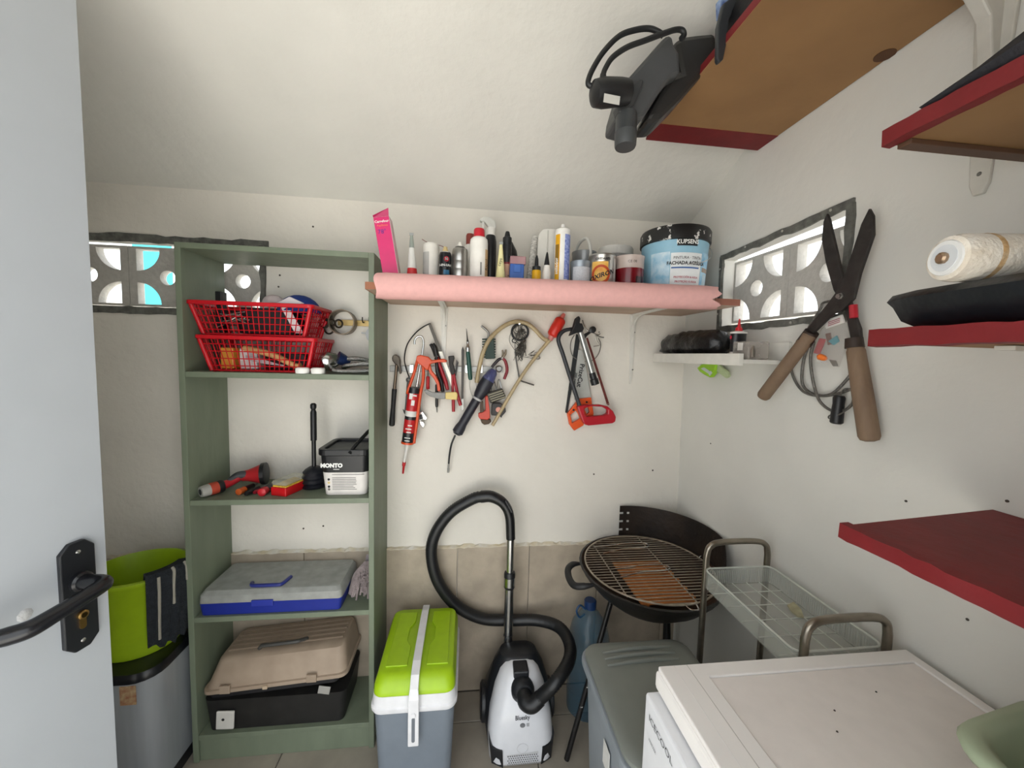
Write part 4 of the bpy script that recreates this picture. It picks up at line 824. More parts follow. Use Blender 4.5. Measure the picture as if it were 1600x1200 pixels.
# nippers
pliers('nippers', 'small open nippers with one black and one dark red handle', zb, (490,462), [[(497,430),(490,396)],[(512,430),(520,392)]], [[(460,475),(430,505),(405,535)],[(515,490),(528,560),(505,632)]], M('#8f8270',.4,.7), [M('#241d24',.4), M('#7d1b26',.4)], .0062, .034, .0055)
# ring and wire tangle
rg = thing('cable_ring', 'black rubber ring hung on a nail above the tangled wire', 'ring', W(zb,632,250,.02))
tube('ring_body', [W(zb,632+66*math.cos(a),252+66*math.sin(a),.018) for a in [i*math.pi/8 for i in range(16)]], .0042, RUBBER, rg, 8, 2, True); tube('small_loop', [W(zb,587+18*math.cos(a),322+16*math.sin(a),.018) for a in [i*math.pi/5 for i in range(10)]], .002, RUBBER, rg, 6, 2, True)
spin('nail', W(zb,628,185,.0), W(zb,628,185,.035), [(0,.002),(.9,.002),(.91,.004),(1,.004)], CHROME, rg, 8)
wt = thing('wire_tangle', 'tangled dark picture wire hanging under the black ring', 'wire', W(zb,650,400,.02)); random.seed(17)
def tangle(cx, cy, rx, ry, n, k=6): return [[W(zb, cx+rx*max(-1.2,min(1.2,random.gauss(0,.55))), cy+ry*max(-1.2,min(1.2,random.gauss(0,.55))), random.uniform(.008,.03)) for _ in range(k)] for i in range(n)]
tag(wires('wire_skein', tangle(630,260,45,55,6)+tangle(640,390,42,80,14), .0016, M('#5a5650',.4,.5), wt, 5, 5), kind='stuff'); tag(wires('loose_wire', tangle(740,440,80,35,4,6)+[[W(zb,560,250,.012),W(zb,548,330,.012),W(zb,600,420,.012),W(zb,580,480,.012)]], .0009, M('#5f5a52',.4,.5), wt, 4, 6), kind='stuff')
# hex key
tag(tube('hex_key', [W(zb,592,408,.02), W(zb,600,470,.02), W(zb,615,560,.02), W(zb,628,630,.02), W(zb,640,645,.02), W(zb,690,662,.02), W(zb,745,680,.02)], .0035, M('#7c7a76',.4,.8), None, 6, 3), 'bent grey hex key hanging under the tangled wire', 'hex key')
# pipe wrench, bulldog clip, tape measure
pw = thing('pipe_wrench', 'small orange red pipe wrench hanging upside down below the torch', 'wrench', BK(757,645,.03))
pp('frame', ZP(zb, [(350,765),(372,765),(390,900),(392,945),(370,962),(310,955),(295,935),(298,905),(330,900),(355,880)]), BK, .034, .016, M('#c43a22',.4), pw, bevel=.003); pp('jaw', ZP(zb, [(312,815),(335,808),(340,900),(310,905)]), BK, .032, .012, M('#4b3d33',.5,.6), pw, bevel=.002); pp('hook_jaw', ZP(zb, [(312,955),(395,955),(402,975),(380,995),(345,1002),(322,985)]), BK, .032, .014, M('#4a3c2f',.5,.6), pw, bevel=.003)
bc2 = thing('bulldog_clip', 'large dark bulldog clip with wire arms', 'clip', BK(775,618,.03))
pp('clip_body', ZP(zb, [(362,745),(490,705),(522,780),(395,830)]), BK, .045, .02, M('#3f3c36',.4,.7,.3,50), bc2, bevel=.004)
for k in range(4): tube('ridge', [W(zb,378+k*8,760+k*17,.0465), W(zb,492+k*8,722+k*17,.0465)], .0022, M('#8d8875',.35,.8), bc2, 6, 1)
for q in (405, 450): tube('arm', [W(zb,q-5,740,.04), W(zb,q,680,.036), W(zb,q+12,630,.03), W(zb,q+30,690,.036), W(zb,q+35,725,.04)], .0022, CHROME, bc2, 6, 4)
tm = thing('tape_measure', 'dark tape measure with pink centre hanging beside the pipe wrench', 'tape measure', BK(779,640,.03))
pp('case', ZP(zb, [(405,835),(425,822),(480,825),(515,860),(520,895),(490,930),(482,948),(470,930),(400,925)]), BK, .036, .026, M('#2b2827',.5), tm, bevel=.004); p = W(zb,458,878,.0365); spin('badge', p+V((0,.002,0)), p+V((0,-.0015,0)), [(0,.0115),(1,.010)], M('#d39585',.5), tm, 18)
# ---- the saw cluster
hk = thing('hacksaw', 'hacksaw with black bent frame and red D shaped handle', 'saw', BK(915,590,.03))
tube('frame', [W(zc,*p,.058) for p in ((240,195),(190,205),(130,220),(90,255),(75,300),(85,350),(120,450),(180,640),(235,810),(275,930))], [.0062,.007,.008,.0085,.0085,.0085,.0085,.0085,.0085,.0085], M('#35363a',.45,.3), hk, 10, 4)
pp('handle', ZP(zc, [(252,930),(330,916),(470,915),(540,930),(590,975),(618,1030),(612,1075),(585,1090),(480,1100),(360,1112),(320,1100),(300,1060)]), BK, .072, .028, M('#b01525',.35), hk, holes=[ZP(zc, [(320,945),(395,930),(490,935),(540,965),(538,1000),(500,1015),(420,1022),(340,1028),(322,990)])], bevel=.005)
ps = thing('hand_saw', 'short steel hand saw with orange handle behind the hacksaw', 'saw', BK(905,600,.02))
pp('saw_blade', ZP(zc, [(262,400),(300,400),(350,640),(380,850),(270,880),(225,870),(225,700)]), BK, .020, .002, M('#b4b5b0',.4,.25,.06), ps)
pp('handle', ZP(zc, [(232,905),(275,858),(385,846),(390,900),(408,1000),(398,1025),(352,1030),(310,1110),(225,1160),(180,1100),(160,1000)]), BK, .028, .016, M('#e0551a',.4), ps, holes=[ZP(zc, [(190,1010),(240,970),(262,1000),(280,1045),(205,1090)]), ZP(zc, [(320,955),(355,935),(368,985),(345,1008)])], bevel=.003)
for q in ((218,963),(340,890)): p = W(zc,*q,.029); spin('rivet', p, p+V((0,-.002,0)), [(0,.0045),(1,.004)], BLACK_P, ps, 12)
o_, u1, v1 = W(zc,282,640,.0215), W(zc,270,740,.0215)-W(zc,300,545,.0215), W(zc,350,640,.0215)-W(zc,280,640,.0215)
text('lettering', 'PrizeCut', .027, flat(o_, u1, V((-u1.z,0,u1.x))*(-1 if -u1.z < 0 else 1), (0,-1,0), .001), PRINT_K, ps, bold=.0006); text('lettering', '300 mm', .015, flat(o_-v1.normalized()*.021-V((0,0,.012)), u1, V((-u1.z,0,u1.x))*(-1 if -u1.z < 0 else 1), (0,-1,0), .001), PRINT_K, ps, bold=.0003)
tag(pp('steel_bar', ZP(zc, [(243,250),(285,270),(205,760),(160,995),(142,990)]), BK, .014, .008, M('#2e3133',.4,.3), None, bevel=.002), 'straight dark steel bar hanging behind the hand saw', 'bar')
bp_ = thing('bicycle_pump', 'slim silver bicycle pump with black ends hanging over the saws', 'pump', BK(918,560,.06))
spin('barrel', W(zc,280,235,.084), W(zc,395,625,.080), [(0,.0115),(1,.0115)], M('#a9aaa8',.3,.85), bp_, 20); spin('end_cap', W(zc,390,615,.080), W(zc,422,725,.082), [(0,.0125),(.5,.0135),(.55,.0165),(1,.0165)], BLACK_P, bp_, 20); spin('cap_face', W(zc,421,723,.0835), W(zc,424,731,.084), [(0,.012),(.5,.010),(1,.004)], M('#6a6b6c',.4), bp_, 16)
pp('clamp_head', ZP(zc, [(180,270),(215,190),(240,105),(268,80),(284,105),(275,150),(300,150),(318,200),(300,235),(250,240),(215,255)]), BK, .092, .024, M('#17181b',.4), bp_, bevel=.003)
rf = thing('rusty_hacksaw_blade', 'long thin rust red blade hanging right of the silver pump', 'blade', BK(935,580,.02))
pp('blade', ZP(zc, [(335,290),(352,285),(550,900),(552,915),(540,920),(530,910)]), BK, .024, .003, M('#71352f',.55,.3,.3,50), rf, holes=[[(*zc(541+5*math.cos(a),908+5*math.sin(a)),) for a in [i*math.pi/4 for i in range(8)]]])
kn = thing('black_knob_hook', 'black round knob with bent wire hooks at the top right of the saws', 'hook', W(zc,400,210,.03))
p = W(zc,400,210,.05); spin('knob', p+V((0,.012,0)), p, [(0,.010),(.3,.0135),(.8,.0135),(1,.009)], BLACK_P, kn, 20); pp('knob_arm', ZP(zc, [(320,250),(385,215),(390,235),(345,270),(330,295)]), BK, .036, .01, BLACK_P, kn, bevel=.002)
tube('wire_hook', [W(zc,*q,.042) for q in ((300,120),(315,170),(345,215),(400,240),(450,260),(465,240),(450,232))], .0026, CHROME, kn, 6, 5); tube('wire_hook', [W(zc,*q,.036) for q in ((430,262),(470,278),(502,284))], .0026, STEEL, kn, 6, 3); tube('wire_hook', [W(zc,*q,.030) for q in ((420,262),(430,310),(455,345),(455,358),(405,368))], .0026, M('#b0aba2',.4,.5), kn, 6, 4)
tag(tube('wire_loop', [W(zc,*q,.016) for q in ((225,260),(195,320),(190,400),(220,470),(300,505),(390,500),(450,440),(472,350),(450,290))], .0018, M('#77746e',.4,.5), None, 6, 6), 'thin grey wire loop hanging behind the pump and saws', 'wire')
# ================================================================== RIGHT WALL
ze = lambda x, y: (1000+x/3, 300+y/3)
zd = lambda x, y: (1190+x/6, 480+y/6)
def RR(z, x, y, off): return RT(*z(x, y), off)
def wallx(z): return WX-WT*z
# ---- small white ledge shelf in the corner
z0 = 1.43; lf = thing('ledge_shelf', 'small white ledge shelf fixed in the corner below the lattice window', 'shelf', (.88, 1.25, z0))
WHL = M('#dcdad2',.4)
P0, P1 = atY(1022,551,1.475), None
lx = atX(1170,560,.800); ex0 = .790
def LQ(px, py): return atX(px, py, ex0)
yN = 1.0; xw = wallx(1.45)-.001
box('ledge_board', ex0-.034, xw, yN, 1.50, 1.424, 1.436, WHL, lf, .001)
mesh('ledge_front', [(ex0-.040,yN-.004,1.418),(ex0-.026,yN-.004,1.418),(ex0-.026,1.50,1.418),(ex0-.040,1.50,1.418),(ex0-.040,yN-.004,1.452),(ex0-.026,yN-.004,1.452),(ex0-.026,1.50,1.452),(ex0-.040,1.50,1.452)], BF, WHL, lf, bevel=.001)
box('ledge_back', xw-.010, xw, yN, 1.50, 1.4365, 1.488, WHL, lf, .001)
# bin bags
bg_ = thing('bin_bag_roll', 'crumpled roll of shiny black bin bags on the corner ledge', 'bin bags', (.82,1.42,1.437)); random.seed(31)
ca, cb = V((.822,1.515,1.4815)), V((.822,1.165,1.4855)); rings = []; N_ = 30
for k in range(17):
    t = k/16; c = ca.lerp(cb, t); q = .043+.008*math.sin(t*math.pi)+.002*math.sin(t*19)
    if k in (0,16): q *= .5
    rings.append([c+V((q*1.05*math.cos(a), 0, max(-.043, q*math.sin(a))))*(1)+V((0, random.uniform(-.004,.004), 0)) for a in [2*math.pi*s/N_+.0*k for s in range(N_)]])
    rings[-1] = [p+ (p-c)*random.uniform(-.08,.10) if p.z > 1.445 else p for p in rings[-1]]
loft('bag_roll', rings, M('#0f0f11',.32,0,.1,30,.5,40), bg_, angle=70)
# oil bottle
ob = thing('oil_bottle', 'small black and white oil bottle with red spout on the corner ledge', 'bottle', (.825,1.105,1.437))
A = V((.825,1.105,1.4365)); B = V((.825,1.105,1.560))
spin('bottle_body', A, B, [(0,.022,1),(.04,.0235,1),(.18,.0235,1),(.1801,.0235,0),(.62,.0235,0),(.63,.026,1),(.67,.026,1),(.70,.012,1)], [M('#17181c',.35), M('#dedad4',.4)], ob, 22, sq=.7); spin('spout', A.lerp(B,.69), B, [(0,.011),(.3,.009),(.35,.005),(1,.0022)], RED_P, ob, 12)
ang = -1.0
prism('badge', circ(0,0,.006,14), [], lambda u, v: A+V((-.0238+0*u, u*.7, .066+v))+V((-.0006,-.0,0)), (-1,0,0), .0006, M('#c01f3a',.5), ob)
text('lettering', '3-EN-UNO', .009, lambda u, v: A+V((-.0185-.002, -u*.8-.010, .050+v)), PRINT_W, ob)
# blister pack of parts
bl = thing('parts_blister', 'clear plastic box of small metal parts beside the oil bottle', 'box', (.82,1.03,1.437))
box('clear_box', .785, .850, 1.006, 1.074, 1.4365, 1.488, M('#b9b2aa',.2,alpha=.45), bl, .004); 
for k in range(6): spin('metal_part', (.793+.008*k,1.000+.011*k,1.442), (.800+.008*k,1.010+.011*k,1.475-.004*(k%3)), [(0,.005),(.5,.007),(1,.004)], M('#8e867c',.35,.7), bl, 10)
box('label', .7835, .7850, 1.030, 1.050, 1.462, 1.484, M('#d9d6d0',.5), bl)
# hi-vis strap under the ledge
gp = thing('reflective_band', 'lime green reflective band hung on a nail under the corner ledge', 'band', RT(1115,578,.02))
LIME2 = M('#9ccf2b',.5); pp('band_loop', ZP(ze, [(265,825),(285,808),(330,800),(352,806),(350,835),(325,870),(300,858),(278,843)]), RT, .035, .02, LIME2, gp, bevel=.004)
pp('reflector', ZP(ze, [(285,828),(300,822),(325,838),(318,850)]), RT, .0365, .001, M('#c9d4d0',.25,.3), gp); pp('reflector', ZP(ze, [(318,846),(332,838),(338,850),(326,862)]), RT, .0365, .001, M('#c9d4d0',.25,.3), gp); pp('band_tail', ZP(ze, [(345,808),(365,806),(405,840),(415,862),(400,874),(375,855),(345,835)]), RT, .026, .012, M('#b9c79b',.6), gp, bevel=.004)
# ---- garden shears
gs2 = thing('garden_shears', 'large old hedge shears with wooden handles hanging open on the right wall', 'shears', RT(1320,480,.03))
IRON = M('#3d3937',.5,.6,.25,40,.2,60); WOOD = M('#6e5846',.7,0,.2,18,.25,60,hex2='#8a735c',stretch=(1,1,.3))
pp('blade', ZP(ze, [(858,140),(874,100),(886,128),(948,400),(975,480),(1000,560),(1030,640),(1035,690),(985,690),(960,560),(905,460),(868,330),(850,225)]), RT, .040, .008, IRON, gs2, bevel=.002)
pp('blade', ZP(ze, [(1072,76),(1090,110),(1092,200),(1030,380),(1000,500),(940,560),(905,570),(800,672),(770,655),(880,520),(930,450),(960,380),(1035,150)]), RT, .050, .008, IRON, gs2, bevel=.002)
p = RR(ze,925,488,.058); spin('pivot_bolt', p+V((.012,0,0)), p, [(0,.008),(.5,.008),(.52,.0055),(1,.0055)], M('#9b9a96',.35,.9), gs2, 6)
def hnd(a, b, r0, r1, offa, offb): 
    pa, pb = RR(ze,*a,offa), RR(ze,*b,offb); return spin('handle', pa, pb, [(0,r0*.75),(.02,r0*.95),(.10,r0*.9),(.12,r0),(.55,r1),(.95,r1*1.02),(.985,r1*.85),(1,r1*.4)], WOOD, gs2, 18)
h1 = hnd((800,665),(572,965),.0165,.0175,.052,.060); h2 = hnd((1003,690),(1078,1170),.0175,.0195,.036,.034)
for a, b in (((806,655),(765,712)), ((1003,685),(1006,730))): spin('ferrule', RR(ze,*a,.048 if a[0] < 900 else .038), RR(ze,*b,.050 if a[0] < 900 else .038), [(0,.0165),(1,.0180)], M('#3a2f29',.55,.4), gs2, 18)
spin('red_clip', RR(ze,1000,530,.048), RR(ze,1003,590,.048), [(0,.008),(1,.008)], M('#b01f2d',.4), gs2, 8)
# pouch of curtain hooks
pu = thing('parts_pouch', 'clear pouch with card header, red and teal parts hung beside the shears', 'pouch', RT(1298,535,.03))
pp('bag', ZP(ze, [(850,640),(958,605),(968,700),(925,820),(820,790),(815,760)]), RT, .030, .006, M('#cfcac4',.15,alpha=.22), pu)
pp('header_card', ZP(ze, [(860,605),(945,575),(957,612),(872,642)]), RT, .033, .004, M('#ddd8d2',.5), pu)
for k in range(3): pp('print_line', ZP(ze, [(880,610+k*8),(936,590+k*8),(938,593+k*8),(882,613+k*8)]), RT, .0336, .0004, M('#a2545e',.6), pu)
pp('red_piece', ZP(ze, [(840,685),(868,690),(838,762),(812,755)]), RT, .029, .004, M('#b5333c',.4), pu, bevel=.001); pp('teal_piece', ZP(ze, [(880,700),(920,672),(930,700),(905,718)]), RT, .029, .004, M('#2d8fa0',.4), pu, bevel=.001); pp('brown_piece', ZP(ze, [(868,665),(890,660),(896,712),(880,718)]), RT, .028, .003, M('#6d4638',.5), pu)
spin('orange_piece', RR(ze,832,768,.030), RR(ze,872,782,.030), [(0,.003),(.3,.008),(.8,.007),(1,.004)], M('#ef7a2c',.4), pu, 14); pp('metal_piece', ZP(ze, [(885,785),(915,790),(925,815),(905,818)]), RT, .028, .003, STEEL, pu)
# cable with black handle
cb_ = thing('drain_cable', 'looped grey steel drain cable with black grip hanging behind the shears', 'cable', RT(1290,600,.02))
CBL = M('#77746f',.4,.7,.2,200,.4,300)
tube('cable', [RR(ze,*q,.012) for q in ((905,510),(860,520),(845,550),(790,640),(740,740),(710,820),(725,880),(765,935),(830,955),(900,945),(960,890),(1000,840))], .0036, CBL, cb_, 8, 6)
tube('cable', [RR(ze,*q,.016) for q in ((905,575),(840,610),(790,720),(765,800),(760,890),(790,935),(850,955),(930,945),(1000,920))], .0036, CBL, cb_, 8, 6)
tube('cable', [RR(ze,*q,.020) for q in ((815,700),(800,770),(805,850),(825,940),(850,990),(900,1025),(960,1022),(1005,985))], .0036, CBL, cb_, 8, 6)
spin('grip', RR(ze,935,955,.022), RR(ze,920,1085,.022), [(0,.010),(.08,.0125),(.3,.0115),(.6,.013),(.96,.0135),(1,.011)], M('#141416',.45), cb_, 16); spin('grip_end', RR(ze,920,1083,.022), RR(ze,919,1090,.022), [(0,.010),(1,.009)], M('#cfcdc8',.4), cb_, 14)
tube('wire_end', [RR(ze,*q,.03) for q in ((940,955),(955,925),(985,925),(1000,950),(985,1005),(940,1040),(890,1062),(885,1050),(905,1040))], .0018, STEEL, cb_, 6, 5)
# ---- red painted plank shelves
PRED = M('#721318',.6,0,.12,14,.15,40); BROWN = M('#a07a50',.7,0,.10,5,.05,60,hex2='#8e6a44')
def plank(label, x0, y1, z0, z1, y0=.075, painted=.0):
    xr = wallx(z0)-.002; t = thing('red_plank_shelf', label, 'shelf', (xr, .4, z0))
    e_ = .045 if z0 < 1.2 else 0
    mesh('board', [(x0,y0,z0),(xr,y0,z0),(xr,y1+e_,z0),(x0,y1,z0),(x0,y0,z1),(xr,y0,z1),(xr,y1+e_,z1),(x0,y1,z1)], BF, [BROWN, PRED], t, bevel=.0015, mi=[0,1,1,1,1,1])
    if painted: box('painted_end', x0, xr, y1-painted, y1+.0006, z0-.0008, z0+.004, PRED, t)
    return t
pA = plank('highest red edged plank shelf with brown underside and a knot', .528, 1.178, 2.100, 2.120, painted=.082)
p = atZ(1390,88,2.099); p.x -= .012; spin('knot', p, p+V((0,0,.002)), [(0,.019),(1,.019)], M('#54341b',.7), pA, 18)
pB = plank('second red edged plank shelf from the top carrying dark cloth', .646, .562, 1.776, 1.797)
random.seed(41)
def crust(parent, x, y0, y1, z0, z1, depth=.006):
    """thick ragged paint coat along the front edge of a plank"""
    vs = []; fs = []; n = 26
    for i in range(n+1):
        y = y0+(y1-y0)*i/n; e = [random.uniform(-.6,.6)*depth for _ in range(4)]
        vs += [(x+.012,y,z0-depth*.25-abs(e[0])*.5),(x-depth*.7+e[1]*.5,y,z0-depth*.1-abs(e[0])*.5),(x-depth*.7+e[2]*.5,y,z1+depth*.15+abs(e[3])*.5),(x+.012,y,z1+depth*.25+abs(e[3])*.5)]
    for i in range(n):
        for k in range(4): fs.append([4*i+k,4*i+4+k,4*i+4+(k+1)%4,4*i+(k+1)%4])
    fs.append([0,1,2,3]); fs.append([4*n+3,4*n+2,4*n+1,4*n])
    return mesh('paint_crust', vs, fs, PRED, parent, smooth=True, angle=60)
crust(pB, .646, .076, .566, 1.776, 1.797); box('end_batten', .662, wallx(1.776)-.002, .538, .558, 1.768, 1.7755, M('#5b4030',.6), pB, .001)
pC = plank('third red plank shelf from the top carrying the black bag and roller', .622, .530, 1.462, 1.482); crust(pC, .622, .076, .536, 1.462, 1.482, .009)
pD = plank('lowest red plank shelf seen from above', .576, .510, 1.166, 1.184); crust(pD, .576, .076, .513, 1.166, 1.184, .007)
# wall side brackets
def wbrk(label, y, zt, L=.24, arm=.22, w_=.03):
    xr = wallx(zt); t = thing('plank_bracket', label, 'bracket', (xr, y, zt-L), 'white brackets under the red planks'); WB = M('#cfccc3',.4)
    prism('wall_leg', [(y-w_/2,zt-.001),(y+w_/2,zt-.001),(y+w_*.36,zt-L*.5),(y+w_*.22,zt-L*.95),(y+w_*.12,zt-L),(y-w_*.12,zt-L),(y-w_*.22,zt-L*.95),(y-w_*.36,zt-L*.5)], [], lambda u, v: RW_(u, v, .008), (1,0,0), .0075, WB, t, .002)
    prism('shelf_arm', [(xr-.002,y-w_/2),(xr-arm,y-w_*.35),(xr-arm,y+w_*.35),(xr-.002,y+w_/2)], [], lambda u, v: V((u,v,zt-.007)), (0,0,1), .0063, WB, t, .001)
    k = [(xr-.004,zt-.008),(xr-.004,zt-L*.75),(xr-.016,zt-L*.42),(xr-.03,zt-.07),(xr-.06,zt-.034),(xr-arm*.8,zt-.010)]
    prism('web', k, [], lambda u, v: V((u,y-w_*.18,v)), (0,1,0), w_*.36, WB, t, .003)
    p = RW_(y-w_*.30, zt-L*.34, .0065); spin('screw_hole', p, p+V((-.001,0,0)), [(0,.0038),(1,.0038)], BLACK_P, t, 12); p = RW_(y, zt-L*.9, .0065); spin('screw', p, p+V((-.0025,0,0)), [(0,.005),(1,.003)], STEEL, t, 12)
wbrk('thick white steel bracket under the highest plank', .615, 2.0995, .36, .24, .062); wbrk('white bracket under the third plank by the black bag', .44, 1.4615, .10, .20, .03)
# ---- things on the planks
bb = thing('folded_black_bag', 'black plastic sack folded flat on the third plank', 'bag', (.77,.3,1.4835)); random.seed(8)
rings = []
for y, zt, xl in ((.526,1.536,.640),(.49,1.539,.634),(.40,1.541,.632),(.32,1.543,.632),(.22,1.545,.632),(.10,1.545,.632)):
    xr = wallx(1.5)-.02
    rings.append([(xl+.030,y-.02,1.485),(xl+.012+random.uniform(-.003,.003),y-.008,1.497),(xl+.004,y,1.515+random.uniform(-.003,.003)),(xl-.004,y+.003,zt-.010),(xl+.004,y+.002,zt),(xl+.06,y,zt+.004+random.uniform(-.003,.003)),(xl+.13,y,zt+.002),(xr,y,zt-.006),(xr,y,1.485)])
loft('bag_body', rings, M('#181b1f',.35,0,.15,20,.7,14), bb, angle=55)
pr_ = thing('paint_roller', 'used fluffy white paint roller lying on the black sack', 'paint roller', (.77,.43,1.555))
Ra = atY(1476,421,.450); Rb = Ra+V((.19,-.035,.004)); zc_ = 1.543+.030
Ra.z = zc_; Rb.z = zc_+.002
spin('sleeve', Ra, Rb, [(0,.024),(.01,.028),(.06,.0305),(.30,.0305),(.55,.029),(.9,.025),(1,.02)], M('#d9cdbb',.95,0,.2,45,.35,120,hex2='#e9e3d8'), pr_, 28)
d = (Rb-Ra).normalized(); spin('end_cap', Ra-d*.002, Ra+d*.004, [(0,.022),(.5,.0235),(1,.0235)], M('#e6e6e4',.4), pr_, 28); spin('cap_recess', Ra-d*.003, Ra, [(0,.017),(1,.017)], M('#d2d5d8',.4), pr_, 24); spin('nut', Ra-d*.009, Ra-d*.002, [(0,.005),(.3,.0075),(1,.0075)], M('#a89078',.3,.9), pr_, 10)
spin('stain_band', Ra.lerp(Rb,.17), Ra.lerp(Rb,.24), [(0,.030),(.5,.031),(1,.030)], M('#b98d52',.95,0,.3,60,.35,120,hex2='#d9c4a4'), pr_, 28)
dc = thing('dark_cloth', 'dark folded cloth lying on the second plank', 'cloth', (.70,.35,1.7985))
loft('cloth_body', [[(x,y,1.8005+h_*s_) for x,h_ in ((.648,0),(.640,.4),(.655,1),(.72,1.1),(.80,.7),(.82,0))] for y, s_ in ((.515,.006),(.46,.022),(.42,.034),(.38,.042),(.30,.040),(.12,.04))], M('#26262b',.8,0,.15,30,.4,60), dc, angle=60)
bs2 = thing('blue_strap', 'dark blue webbing strap lying over the second plank edge', 'strap', (.66,.33,1.80))
loft('strap_body', [[(.634,y,1.801+a_),(.632,y,1.812+a_),(.680,y,1.845+a_*1.2),(.690,y,1.832+a_)] for y, a_ in ((.395,.0),(.365,.014),(.33,.022),(.26,.022),(.15,.02))], M('#1e2c66',.6), bs2, angle=60)
# sack and strap on the highest plank
bt = thing('black_holdall', 'black holdall on the highest plank with a strap hanging over its edge', 'bag', (.68,.5,2.121))
loft('bag_body', [[(x,y,2.1225+h_*s_) for x,h_ in ((.545,0),(.538,.5),(.56,1),(.70,1.05),(.84,.95),(.86,0))] for y, s_ in ((.84,.03),(.80,.10),(.70,.13),(.45,.13),(.20,.13),(.12,.06))], M('#0f0f12',.55,0,.15,30,.4,40), bt, angle=60)
q = onY(.80); pp('strap', [(1130,5),(1148,-8),(1155,-2),(1140,30),(1135,72),(1131,92),(1124,97),(1121,92),(1122,40)], onY(.81), 0, .012, M('#2e3033',.4), bt, bevel=.003)
tag(pp('blue_packet', [(1127,-6),(1142,-6),(1142,12),(1128,22)], onY(.84), 0, .02, M('#2c4a86',.5,0,.5,60,hex2='#9fb4d6'), None, bevel=.001), 'blue and white patterned packet behind the strap of the holdall', 'packet')
# ---- leaf blower hanging over the end of the highest plank
lb = thing('leaf_blower', 'dark grey leaf blower with coiled cable lying on the highest plank', 'leaf blower', (.42,.87,2.05))
zf = lambda x, y: (910+x/5.713, 30+y/5.713); QY = onY(.87)
DG = M('#48494a',.5); DG2 = M('#2b2a29',.35,0,.1)
pp('housing', ZP(zf, [(410,520),(560,350),(700,190),(745,140),(805,138),(825,225),(870,300),(880,480),(800,510),(700,640),(560,860),(480,890),(330,850),(345,740)]), QY, .0, .10, DG, lb, bevel=.014)
pp('motor_case', ZP(zf, [(820,190),(910,140),(1000,128),(1200,110),(1205,300),(1140,420),(1020,560),(900,700),(800,800),(700,900),(560,900),(700,640),(800,500),(880,470)]), QY, -.03, .085, DG2, lb, bevel=.012)
pp('grip_arch', ZP(zf, [(330,830),(375,835),(440,790),(500,690),(545,570),(550,545),(520,530),(450,570),(380,680),(310,760)]), QY, .014, .03, M('#3d3e3f',.45), lb, bevel=.006)
def zp3(x, y, yy): return atY(*zf(x, y), yy)
spin('nozzle', zp3(395,850,.87), zp3(382,1145,.865), [(0,.0215),(.1,.0235),(.55,.0235),(.57,.0245),(.95,.0235),(1,.022)], M('#3f4142',.5), lb, 22)
spin('plug_body', zp3(405,650,.84), zp3(85,665,.83), [(0,.024),(.2,.0265),(.7,.0285),(.93,.025),(1,.014)], M('#1d1d1e',.4), lb, 20)
c = zp3(262,715,.8025); obox('rating_plate', Matrix.Translation(c) @ Matrix.Rotation(.08,4,'Y'), .034, .001, .017, M('#b9b7b0',.5), lb); spin('cable_gland', zp3(180,600,.825), zp3(185,490,.825), [(0,.010),(.5,.008),(1,.006)], M('#1c1c1d',.5), lb, 12)
tube('cable', [zp3(*q,.825) for q in ((185,495),(205,440),(270,340),(400,250),(560,190),(720,130),(830,95),(890,100),(908,140),(880,175))], .0056, M('#1a1b1c',.5), lb, 10, 6)
tube('cable', [zp3(*q,.835) for q in ((130,600),(70,595),(50,560),(90,450),(190,290),(330,150),(480,95),(600,85),(680,115),(725,150))], .0056, M('#1a1b1c',.5), lb, 10, 6)
# ================================================================== THINGS ON THE FLOOR
# ---- cool box
cx0, cx1, cy0, cy1 = -.278, -.016, 1.120, 1.480
cb = thing('cool_box', 'grey cool box with lime green lid and white carrying handle', 'cool box', ((cx0+cx1)/2, 1.3, 0))
GREYC = M('#77808a',.5,0,.04,20,.05,80); LIME = M('#a3c912',.4,0,.05); WHC = M('#e6e6e8',.4)
loft('box_body', [rr3(cx0+.022,cx1-.020,cy0+.022,cy1-.018,.03,.001), rr3(cx0+.008,cx1-.007,cy0+.008,cy1-.006,.03,.335)], GREYC, cb)
loft('white_collar', [rr3(cx0+.002,cx1-.002,cy0+.002,cy1-.002,.032,.330), rr3(cx0-.001,cx1+.001,cy0-.001,cy1+.001,.034,.336), rr3(cx0-.001,cx1+.001,cy0-.001,cy1+.001,.034,.346), rr3(cx0+.003,cx1-.003,cy0+.003,cy1-.003,.032,.350), rr3(cx0+.005,cx1-.005,cy0+.005,cy1-.005,.032,.383)], WHC, cb)
lid = loft('lid', [rr3(cx0+.0055,cx1-.0055,cy0+.0055,cy1-.0055,.032,.3835), rr3(cx0+.007,cx1-.007,cy0+.007,cy1-.007,.032,.402), rr3(cx0+.016,cx1-.015,cy0+.028,cy1-.016,.030,.427), rr3(cx0+.026,cx1-.024,cy0+.045,cy1-.024,.026,.432)], LIME, cb)
hc = (cx0+cx1)/2+.002
for sx in (-1, 1):
    x = hc+sx*.056; pts = [(x-.028,cy0+.075),(x+.028,cy0+.075),(x+.034,cy1-.05),(x-.022,cy1-.05)]
    prism('lid_panel', [(hc+sx*.030,cy0+.060),(hc+sx*.098,cy0+.060),(hc+sx*.094,cy1-.045),(hc+sx*.030,cy1-.045),(hc+sx*.030,cy1-.10),(hc+sx*.046,cy1-.13),(hc+sx*.046,cy0+.17),(hc+sx*.030,cy0+.14)], [], lambda u, v: V((u,v,.4365)), (0,0,-1), .005, LIME, lid, .002)
hw = .013
def strap_pts(y, z): return [(hc-hw,y,z),(hc+hw,y,z)]
